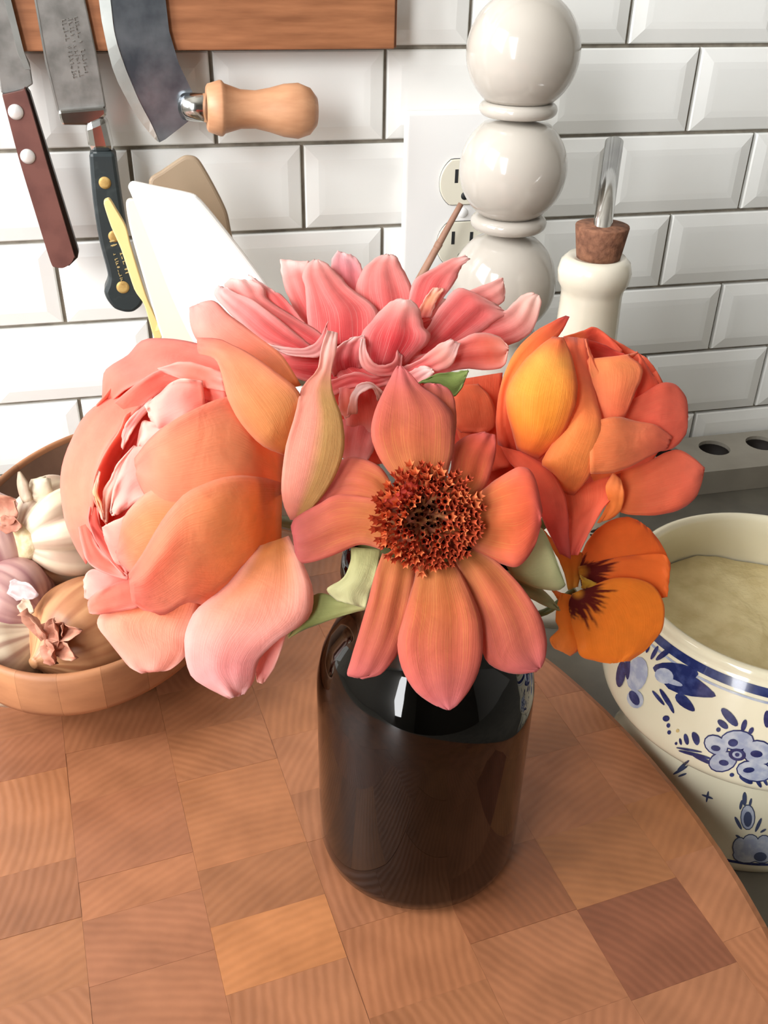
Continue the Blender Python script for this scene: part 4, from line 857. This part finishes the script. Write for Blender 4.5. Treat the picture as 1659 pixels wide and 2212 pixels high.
# ---------------------------------------------------------------- oil bottle with cork pourer
OX, OY = .1815, -.1585
oil = empty('oil_bottle', (OX, OY, CTR), 'cream ceramic oil bottle with a cork stopper and steel pour spout', 'bottle')
lathe('body', [(0, -.0825), (.0120, -.0825), (.0150, -.0815), (.0180, -.0845), (.0192, -.0895), (.0186, -.0950), (.0166, -.0985), (.0161, -.1020), (.0163, -.110), (.0168, -.125), (.0180, -.140), (.0215, -.158), (.0280, -.175),
               (.0330, -.195), (.0345, -.215), (.0345, -.270), (.0335, -.295), (.0315, CTR + .0003), (0, CTR + .0003)], (OX, OY, 0), oil_m, oil, seg=56)
oil_ink_m = M('dark_glaze_stroke', (72, 60, 54), .3)
for px_, py_2, w_, h_, tl in ((1283, 1147, 8, 3, -.3), (1281, 1158, 8, 2.5, .5), (1292, 1142, 6, 2, -.5)):
    Vm = []
    for i in range(12):
        a = 2 * math.pi * i / 12; x_, y_ = w_ * math.cos(a), h_ * math.sin(a)
        d = ray(px_ + x_ * math.cos(tl) - y_ * math.sin(tl), py_2 + x_ * math.sin(tl) + y_ * math.cos(tl)); t = .40
        while t < .7 and math.hypot((CAM + d * t).x - OX, (CAM + d * t).y - OY) > .0347: t += .0002
        Vm.append(CAM + d * t)
    mesh('painted_stroke', Vm, [tuple(range(12))], oil_ink_m, oil)
lathe('cork', [(0, -.0830), (.0112, -.0830), (.0120, -.0785), (.0138, -.0665), (.0136, -.0658), (0, -.0655)], (OX + .001, OY, 0), cork_m, oil, seg=40)
tb = Vector((OX + .001, OY, -.0665)); tt = PT(1327, 307, .497)
axis = tt - tb; ln = axis.length
lathe('pour_spout', [(.0046, -.010), (.0046, 0), (.0050, .002), (.0048, .004), (.0048, ln), (.0043, ln), (.0043, ln - .012), (.0001, ln - .013)], tb, steel_m, oil, seg=32, axis=axis)
lathe('spout_shade_disc', [(.0001, ln - .0016), (.00425, ln - .0015), (.00425, ln - .006)], tb, slot_m, oil, seg=24, axis=axis)  # near-black disc standing in for the shade inside the tube

# ---------------------------------------------------------------- crock of utensils behind the flowers
CX, CY = .045, -.060
CT = -.170
crock = empty('utensil_crock', (CX, CY, CTR), 'white ceramic crock holding spatulas behind the bouquet', 'crock')
lathe('crock_body', [(0, CTR + .0003), (.036, CTR + .0003), (.039, CTR + .003), (.041, -.26), (.042, CT - .004), (.0425, CT), (.0395, CT), (.0388, -.18), (.0380, -.26), (.036, CTR + .006), (0, CTR + .006)], (CX, CY, 0), crock_m, crock, seg=48)
def head(name, outline, y, tilt, th, mat, parent, bevel=.001):
    """flat spatula head traced on a plane leaning toward the wall; tilt = dy per dz"""
    outline = smooth_outline(outline, 4)
    z0 = PY(outline[0][0], outline[0][1], y).z
    pts = []
    for px, py in outline:
        d = ray(px, py)
        # plane y = y + tilt*(z - z0)
        t = (y + tilt * (CAM.z - z0) - CAM.y) / (d.y - tilt * d.z); pts.append(CAM + d * t)
    n = len(pts); nr = Vector((0, 1, -tilt)).normalized() * th
    B = [p + nr for p in pts]
    F = [tuple(range(n)), tuple(range(2 * n - 1, n - 1, -1))] + [(i, i + n, (i + 1) % n + n, (i + 1) % n) for i in range(n)]
    o = fixn(mesh(name, pts + B, F, mat, parent, smooth=False, bevel=bevel, seg=3)); return pts
inside = Vector((CX, CY, CTR + .012))
# white spatula
sp = empty('white_spatula', inside, 'broad white silicone spatula standing in the crock, front-most of the set', 'spatula')
w = [(282, 395), (292, 393), (330, 401), (412, 418), (430, 428), (452, 452), (505, 518), (560, 590), (600, 650), (640, 720), (600, 790), (520, 790), (460, 790), (415, 735), (370, 640), (320, 510), (285, 425), (277, 405)]
head('spatula_head', w, -.105, .12, .006, white_sil_m, sp, .002)
tube('handle', [PY(555, 770, -.115), (CX - .014, CY - .012, -.185), (CX + .006, CY + .012, CTR + .012)], .0055, white_sil_m, sp, n=14)
sp = empty('cream_spatula', inside, 'narrow cream spatula seen edge-on beside the white spatula', 'spatula')
w = [(272, 440), (284, 430), (300, 442), (330, 520), (372, 620), (425, 735), (450, 800), (400, 820), (370, 780), (345, 715), (310, 600), (282, 500)]
head('spatula_head', w, -.092, .10, .005, cream_sil_m, sp, .001)
tube('handle', [PY(415, 790, -.098), (CX - .018, CY + .010, -.19), (CX - .010, CY + .008, CTR + .012)], .005, cream_sil_m, sp, n=14)
sp = empty('taupe_spatula', inside, 'taupe silicone spatula with a rounded tip at the back of the crock', 'spatula')
w = [(322, 390), (350, 368), (388, 342), (402, 336), (420, 338), (434, 350), (462, 398), (490, 455), (500, 500), (520, 600), (540, 700), (480, 740), (420, 700), (360, 560), (330, 450)]
head('spatula_head', w, -.062, .14, .006, taupe_sil_m, sp, .002)
tube('handle', [PY(500, 700, -.066), (CX - .008, CY + .022, -.19), (CX + .002, CY + .016, CTR + .012)], .0055, taupe_sil_m, sp, n=14)
sp = empty('wooden_spoon', inside, 'pale yellow wooden spoon seen edge-on against the black knife handle', 'spoon')
w = [(224, 440), (230, 431), (238, 432), (252, 455), (272, 490), (282, 530), (300, 590), (320, 650), (350, 720), (336, 740), (312, 660), (290, 625), (262, 540), (240, 490)]
head('spoon_bowl', w, -.058, .10, .007, yellow_wood_m, sp, .0025)
tube('handle', [PY(335, 700, -.062), (CX - .022, CY + .020, -.18), (CX - .012, CY + .012, CTR + .012)], .0045, yellow_wood_m, sp, n=14)
sp = empty('thin_stick', inside, 'thin brown wooden stick leaning in front of the wall outlet', 'stick')
p0 = PY(996, 440, -.030)
pe = PY(652, 1064, -.066)
p1 = p0 + (pe - p0) * .27
tube('shaft', [p0, p0 + (pe - p0) * .3, pe], [.0018, .0026, .0028], stick_m, sp, n=20)
lathe('tip_band', [(.0001, 0), (.0024, .0005), (.0026, .004), (.0022, .0045)], p0 + (p1 - p0) * .55, stick_m, sp, seg=12, axis=p0 - p1)

# ---------------------------------------------------------------- blue and white jar
JX, JY = .2137, -.317
jar = empty('delft_jar', (JX, JY, CTR), 'open blue and white painted ceramic jar of cream powder beside the board', 'jar')
jprof_out = [(.0600, CTR + .0003), (.0604, -.3015), (.0592, -.2975), (.0560, -.289), (.0535, -.278), (.0525, -.266), (.0530, -.256), (.0560, -.2505), (.0630, -.2475), (.0680, -.2430), (.0700, -.2370), (.0706, -.2290),
             (.0703, -.2180), (.0692, -.2060), (.0672, -.1965), (.0650, -.1912), (.0640, -.1895)]
jfine = spline(jprof_out, 60)
def jr(z):
    pts = jfine
    for (r0, z0), (r1, z1) in zip(pts[:-1], pts[1:]):
        if z0 <= z <= z1: return r0 + (r1 - r0) * (z - z0) / (z1 - z0)
    return pts[-1][0]
jp = [(0, CTR + .0003)] + jfine + [(.0640, -.1880), (.0636, -.1862), (.0620, -.1850), (.0600, -.1856), (.0592, -.1880), (.0600, -.195), (.0620, -.205), (.0630, -.215), (.060, -.225), (0, -.228)]
lathe('jar_body', jp, (JX, JY, 0), delft_m, jar, seg=96)
V, F = [], []
nr_, ns_ = 24, 72
for i in range(nr_ + 1):
    for k in range(ns_):
        r = .0618 * i / nr_; a = 2 * math.pi * k / ns_
        x, y = r * math.cos(a), r * math.sin(a)
        V.append((JX + x, JY + y, -.2105 + .004 * noise.noise(Vector((x * 45, y * 45, 1))) + .0012 * noise.noise(Vector((x * 200, y * 200, 4))) - .0015))
for i in range(nr_):
    for k in range(ns_): F.append((i * ns_ + k, i * ns_ + (k + 1) % ns_, (i + 1) * ns_ + (k + 1) % ns_, (i + 1) * ns_ + k))
pw_ = mesh('cream_powder', V, F, salt_m, origin=(JX, JY, -.212))
tag(pw_, 'pale cream powder filling the blue and white jar', 'powder', kind='stuff')
CAMANG = math.atan2(CAM.y - JY, CAM.x - JX)
def jpoint(px, py, z_hint=None, off=.00022):
    """pixel to a point on the jar's outside by marching the ray"""
    d = ray(px, py); t = .30
    while t < .60:
        p = CAM + d * t
        if p.z < -.189 and CTR < p.z:
            if math.hypot(p.x - JX, p.y - JY) <= jr(p.z) + off + .00012:
                a_, b_ = t - .0004, t
                for _ in range(12):
                    m_ = (a_ + b_) / 2; p = CAM + d * m_
                    if math.hypot(p.x - JX, p.y - JY) <= jr(p.z) + off + .00012: b_ = m_
                    else: a_ = m_
                return CAM + d * b_
        t += .0004
    return None
def stroke_shape(pts):
    V = [jpoint(x, y) for x, y in pts]
    return None if any(v is None for v in V) else V
def decal(cx, cy, rx, ry, ang, mat, taper=0.0, off=.00025, n=14, name='painted_mark'):
    c, s_ = math.cos(ang), math.sin(ang); V = []; F = []
    rings = (1.0, .66, .33)
    for q in rings:
        for i in range(n):
            a = 2 * math.pi * i / n; x, y = rx * q * math.cos(a), ry * q * math.sin(a)
            y *= 1 - taper * math.cos(a)
            p = jpoint(cx + x * c - y * s_, cy + x * s_ + y * c, off=off)
            if p is None: return
            V.append(p)
    p = jpoint(cx, cy, off=off)
    if p is None: return
    V.append(p)
    for k in range(2): F += [(k * n + i, k * n + (i + 1) % n, k * n + n + (i + 1) % n, k * n + n + i) for i in range(n)]
    F += [(2 * n + i, 2 * n + (i + 1) % n, 3 * n) for i in range(n)]
    mesh(name, V, F, mat, jar)
def c8(x, y): return (1160 + x * .4158, 1040 + y * .4158)
def dc8(x, y, rx, ry, deg, mat, taper=0., off=.00025): 
    X, Y = c8(x, y); decal(X, Y, rx * .4158, ry * .4158, math.radians(deg), mat, taper, off)
def band(z, w, mat, off=.00025, name='painted_band'):
    lathe(name, [(jr(z - w / 2) + off, z - w / 2), (jr(z) + off, z), (jr(z + w / 2) + off, z + w / 2)], (JX, JY, 0), mat, jar, seg=96)
band(-.1925, .0034, blue_m); band(-.1962, .0010, blue2_m); band(-.2990, .0012, blue_m)
# leaf motif on the shoulder
for args in ((720, 985, 120, 42, 8, blue_m), (790, 1060, 150, 55, 22, blue_m, .5), (770, 1150, 65, 26, 42, blue_m, .3), (660, 1010, 50, 40, 20, blue2_m, 0, .0003), (700, 1040, 60, 14, 20, blue2_m, 0, .0004),
             (610, 890, 40, 11, -62, blue_m), (660, 895, 55, 15, -38, blue_m), (575, 870, 22, 8, -70, blue_m), (630, 1125, 50, 9, 50, blue_m), (670, 1130, 62, 12, 58, blue_m), (690, 1160, 50, 10, 65, blue_m),
             (520, 1000, 55, 90, 10, blue2_m), (470, 960, 14, 70, 0, blue_m), (435, 1000, 24, 70, 8, blue_m), (510, 1130, 42, 50, -25, blue2_m), (505, 1125, 22, 42, -30, blue_m, 0, .0004),
             (670, 1232, 18, 16, 0, blue_m), (682, 1268, 10, 12, 0, blue_m), (686, 1304, 10, 11, 0, blue_m), (825, 1335, 18, 36, -20, blue_m, .2), (775, 1340, 12, 30, -14, blue_m), (745, 1352, 7, 18, -14, blue_m), (722, 1362, 7, 8, 0, blue_m),
             (730, 1296, 9, 9, 0, gold_m)):
    dc8(*args)
# flower motif
for x, y, rx, ry, dg in ((1040, 1345, 82, 48, 0), (930, 1370, 62, 44, 30), (965, 1455, 70, 48, -15), (1150, 1410, 80, 60, 10), (1130, 1505, 90, 50, 8)):
    dc8(x, y, rx + 7, ry + 7, dg, blue_m, 0, .00022); dc8(x, y, rx, ry, dg, blue2_m, 0, .0004)
for x, y, rx, ry, dg in ((1018, 1358, 26, 20, 0), (928, 1386, 25, 15, 10), (970, 1462, 26, 15, 10), (1140, 1416, 32, 18, 6), (1100, 1500, 30, 14, -5), (1040, 1420, 46, 32, 10)):
    dc8(x, y, rx, ry, dg, blue_m, 0, .0006)
dc8(1040, 1420, 26, 18, 10, blue2_m, 0, .0008); dc8(1040, 1420, 12, 10, 10, blue_m, 0, .001)
for x, y, rx, ry, dg in ((1000, 1225, 62, 22, 48), (965, 1262, 34, 16, 40), (942, 1290, 12, 12, 0), (1075, 1268, 14, 32, 16), (1112, 1296, 12, 20, 28), (1195, 1235, 18, 45, 0), (1012, 1525, 12, 10, 0), (1085, 1550, 40, 14, 30), (1150, 1565, 30, 10, 60), (1185, 1560, 24, 8, 60),
                         (820, 1420, 90, 9, 14), (870, 1450, 70, 10, 24), (790, 1395, 70, 6, 10)):
    dc8(x, y, rx, ry, dg, blue_m)
# lower foot motifs
dk_m = M('delft_dark_line', (62, 70, 96), .2, coat=.4)
for x, y, rx, ry, dg in ((885, 1638, 32, 6, 20), (885, 1638, 6, 30, 10), (760, 1475, 40, 8, -40), (745, 1500, 45, 8, -30), (755, 1525, 24, 6, -20), (1078, 1650, 12, 36, 0), (1060, 1680, 8, 26, 12), (1108, 1670, 7, 24, 14), (1045, 1775, 9, 38, -28), (1150, 1785, 9, 40, 24), (1045, 1845, 16, 6, 30), (1175, 1815, 18, 6, -30)):
    dc8(x, y, rx, ry, dg, dk_m)
for x, y, rx, ry in ((1095, 1745, 34, 62), (1110, 1880, 42, 44), (1055, 1900, 36, 48), (1180, 1890, 40, 50), (1090, 1940, 70, 40), (1170, 1940, 60, 40)):
    dc8(x, y, rx + 5, ry + 5, 0, dk_m, 0, .00022); dc8(x, y, rx, ry, 0, blue2_m if y > 1800 else blue2_m, 0, .0004)
dc8(1095, 1755, 22, 40, 0, dk_m, 0, .0006); dc8(1160, 1950, 34, 24, 0, dk_m, 0, .0006); dc8(1060, 1930, 20, 24, 0, blue2_m, 0, .0006)

# ---------------------------------------------------------------- oval wooden bowl
BWX, BWY = -.084, -.1726
RZ = -.205
bowl = empty('wooden_bowl', (BWX, BWY, BZ), 'oval wooden bowl with a segmented rim holding garlic on the board', 'bowl')
th_ = math.atan2(-.990, -.141)      # long axis direction
lx_ = Vector((math.cos(th_), math.sin(th_), 0)); ly_ = Vector((-lx_.y, lx_.x, 0))
AL, AS = .1186, .0740
def oval(q, z, n=96, grow=0.0):
    return [Vector((BWX, BWY, z)) + lx_ * ((AL * q + grow) * math.cos(2 * math.pi * i / n)) + ly_ * ((AS * q + grow) * math.sin(2 * math.pi * i / n)) for i in range(n)]
def oval_loft(name, layers, mat, n=96, cap='first'):
    V = []; F = []
    for q, z, g in layers: V += oval(q, z, n, g)
    for j in range(len(layers) - 1):
        F += [(j * n + i, j * n + (i + 1) % n, j * n + n + (i + 1) % n, j * n + n + i) for i in range(n)]
    F.append(tuple(range(n)) if cap == 'first' else tuple(range((len(layers) - 1) * n, len(layers) * n)))
    return fixn(mesh(name, V, F, mat, bowl))
oval_loft('bowl_wall', [(.50, BZ + .0003, 0), (.58, BZ + .0005, 0), (.66, BZ + .005, 0), (.82, BZ + .017, 0), (.94, RZ - .027, 0), (1.0, RZ - .0222, -.002)], bowlwood_m)
oval_loft('bowl_inside', [(1.0, RZ - .003, -.0037), (.97, RZ - .010, -.004), (.88, RZ - .022, -.004), (.74, BZ + .016, -.004), (.5, BZ + .009, 0), (.2, BZ + .008, 0)], bowlshade_m, cap='last')
nseg = 26; per = 8
for sgi in range(nseg):
    a0 = 2 * math.pi * sgi / nseg + .0004; a1 = 2 * math.pi * (sgi + 1) / nseg - .0004
    V = []; F = []
    sec = [(-.0036, RZ - .0045), (-.0035, RZ - .0012), (-.0028, RZ - .0003), (-.0015, RZ), (-.0003, RZ - .0006), (.0004, RZ - .0022), (.0010, RZ - .010), (.0008, RZ - .0190), (-.0004, RZ - .0222), (-.0030, RZ - .0226)]
    for i in range(per + 1):
        a = a0 + (a1 - a0) * i / per
        for g, z in sec: V.append(Vector((BWX, BWY, z)) + lx_ * ((AL + g) * math.cos(a)) + ly_ * ((AS + g) * math.sin(a)))
    m_ = len(sec)
    for i in range(per):
        F += [(i * m_ + k, i * m_ + (k + 1) % m_, (i + 1) * m_ + (k + 1) % m_, (i + 1) * m_ + k) for k in range(m_)]
    mesh('rim_segment', V, [tuple(reversed(f)) for f in F], bowlwood_m, bowl)

# ---------------------------------------------------------------- garlic and shallots in the bowl
def bulb_mesh(name, c, R, axis, mat, parent, lobes=9, lob=.05, neck=.5, flat=.86, seed=0, nu=96, nv=36, c1=(226, 208, 180), c2=(190, 160, 138)):
    A = Vector(axis).normalized(); X = A.orthogonal().normalized(); Y = A.cross(X); V = []; F = []; CC = []
    c = Vector(c); l1, l2 = lin(c1), lin(c2)
    for j in range(nv + 1):
        v = j / nv; ph = -math.pi / 2 + math.pi * v
        r = math.cos(ph); h = math.sin(ph) * flat
        if v > .72:
            k = (v - .72) / .28; r = max(r * (1 - k) + .16 * (1 - k * .4) * k ** .5, .0); h = math.sin(ph) * flat + neck * k ** 1.6
        for i in range(nu):
            a = 2 * math.pi * i / nu
            m_ = 1 + lob * (abs(math.sin(a * lobes / 2)) - .5) * math.cos(ph) ** .5 if lobes else 1
            m_ += .03 * noise.noise(Vector((math.cos(a) * 1.5 + seed, math.sin(a) * 1.5, h * 2)))
            V.append(c + (X * math.cos(a) + Y * math.sin(a)) * (r * m_ * R) + A * (h * R))
            k = .5 + 1.1 * noise.noise(Vector((math.cos(a) * 7 + seed, math.sin(a) * 7, h * .8))) + .5 * noise.noise(Vector((math.cos(a) * 17 + seed, math.sin(a) * 17, h * 1.5))) + .35 * noise.noise(Vector((math.cos(a) * 1.5, math.sin(a) * 1.5 + seed, h * 1.5)))
            k = max(0, min(1, k)); CC.append(tuple(p + (q - p) * k for p, q in zip(l1, l2)) + (1.0,))
    for j in range(nv):
        F += [(j * nu + i, j * nu + (i + 1) % nu, (j + 1) * nu + (i + 1) % nu, (j + 1) * nu + i) for i in range(nu)]
    F += [tuple(range(nu)), tuple(range(nv * nu, nv * nu + nu))]
    o = fixn(mesh(name, V, F, bulb_m, parent)); ca = o.data.color_attributes.new('Col', 'FLOAT_COLOR', 'POINT'); ca.data.foreach_set('color', [x for q in CC for x in q])
    return o, A, X, Y
def husk_flake(name, c, d1, d2, L, W, mat, parent, curl=.3, seed=0):
    V = []; F = []; n, m = 9, 6
    d1 = Vector(d1).normalized(); d2 = (Vector(d2) - d1 * Vector(d2).dot(d1)).normalized(); nn = d1.cross(d2); c = Vector(c)
    for i in range(n):
        u = i / (n - 1); w = W * math.sin(math.pi * min(.97, .18 + u * .8)) ** .7
        for j in range(m):
            v = 2 * j / (m - 1) - 1
            V.append(c + d1 * (L * u) + d2 * (w * v * (1 + .3 * noise.noise(Vector((u * 4, v * 3, seed))))) + nn * (curl * W * (v * v + .8 * noise.noise(Vector((u * 3.5, v * 2, seed + 7))) + .4 * u * u)))
    for i in range(n - 1):
        for j in range(m - 1): F.append((i * m + j, i * m + j + 1, (i + 1) * m + j + 1, (i + 1) * m + j))
    return mesh(name, V, F, mat, parent, solid=.0003)
toC = lambda p: (CAM - p).normalized()
BG = 'bulbs in the wooden bowl'
def bulb(name, label, cat, px, py, t, R, axis, mat, **kw):
    c = PT(px, py, t); root = empty(name, c - Vector((0, 0, R * .8)), label, cat, BG)
    o, A, X, Y = bulb_mesh('bulb_skin', c, R, axis, mat, root, **kw)
    return root, c, A, X, Y
rt = RM[0]; upv = -RM[1]; fw = RM[2]
# white garlic with its root plate turned left
r0, c, A, X, Y = bulb('garlic_bulb', 'white garlic bulb with a shaggy root plate, topmost in the wooden bowl', 'garlic', 128, 1150, .452, .0245, rt * .62 + upv * .22 + fw * .75, garlic_m, lobes=8, lob=.26, seed=1)
pr = c - A * (.0245 * .80)
lathe('root_plate', [(0, .0035), (.006, .0032), (.0092, .0012), (.0100, -.003)], pr, root_m, r0, seg=24, axis=-A)
for k in range(9):
    a = 2 * math.pi * k / 9; q = X * math.cos(a) + Y * math.sin(a)
    husk_flake('papery_skin', pr + q * .0085 + A * .001, q * .6 + A * .9 + toC(c) * .15, A.cross(q), .0165 + .004 * math.sin(k * 2.3), .0075, garlic_m, r0, .35, k)
husk_flake('papery_skin', PT(58, 1085, .432), upv * 1 - rt * .28, rt, .0145, .0028, garlic_m, r0, .3, 33)
husk_flake('papery_skin', PT(70, 1080, .434), upv * .9 + rt * .5, rt + upv * -.4, .0120, .006, garlic_m, r0, .4, 35)
# purple bulbs
r0, c, A, X, Y = bulb('purple_garlic', 'purple streaked garlic bulb half out of view under the white garlic', 'garlic', 6, 1178, .455, .0255, upv * .8 - rt * .3, purple_m, lobes=7, lob=.06, seed=2, c1=(204, 168, 158), c2=(146, 96, 98))
husk_flake('dry_husk', PT(-6, 1118, .432), rt * .8 + upv * .8, upv, .012, .008, husk_m, r0, .4, 3)
husk_flake('dry_husk', PT(2, 1130, .430), rt * 1 - upv * .15, upv, .010, .004, husk_m, r0, .4, 5)
r0, c, A, X, Y = bulb('purple_garlic', 'small pinkish garlic bulb with torn silvery skin in the wooden bowl', 'garlic', 28, 1300, .436, .0205, rt * .9 - upv * .45 - fw * .2, purple_m, lobes=6, lob=.07, seed=5, c1=(196, 156, 148), c2=(150, 104, 106))
husk_flake('papery_skin', PT(20, 1268, .4145), rt * 1 - upv * .25, upv, .0135, .0042, M('silvery_skin', (206, 186, 184), .35, var=(176, 142, 140), scale=120), r0, .3, 9)
husk_flake('papery_skin', PT(45, 1300, .414), rt * .8 - upv * .6, upv, .0075, .003, garlic_m, r0, .5, 11)
r0, c, A, X, Y = bulb('garlic_bulb', 'plain cream garlic bulb low against the rim of the wooden bowl', 'garlic', 10, 1420, .430, .0225, rt * .9 + upv * .55 - fw * .1, garlic_m, lobes=5, lob=.06, seed=8, c1=(206, 190, 164), c2=(156, 126, 108))
# golden shallot with a dry neck
r0, c, A, X, Y = bulb('shallot', 'golden brown shallot with a crumpled dry neck in the wooden bowl', 'shallot', 190, 1366, .434, .0258, -rt * .55 - upv * .35 - fw * .8, shallot_m, lobes=0, neck=.15, flat=1.05, seed=11, c1=(200, 148, 104), c2=(164, 106, 70))
nk = PT(136, 1378, .405)
for k in range(7):
    a = k * .9 - 1.2
    husk_flake('dry_neck', nk + rt * (-.004 + .002 * math.cos(a * 3)) + upv * (.003 * math.sin(a * 2)), rt * math.cos(a * .75 - .2) + upv * math.sin(a * .75 - .4) + toC(nk) * .25, upv - rt * .2 * k, .0100 + .0026 * (k % 3), .0038, husk_m, r0, .9, 40 + k)
tube('neck_core', [c + A * .018, nk - fw * .002 - rt * .002], [.007, .0045], husk_m, r0, n=8)
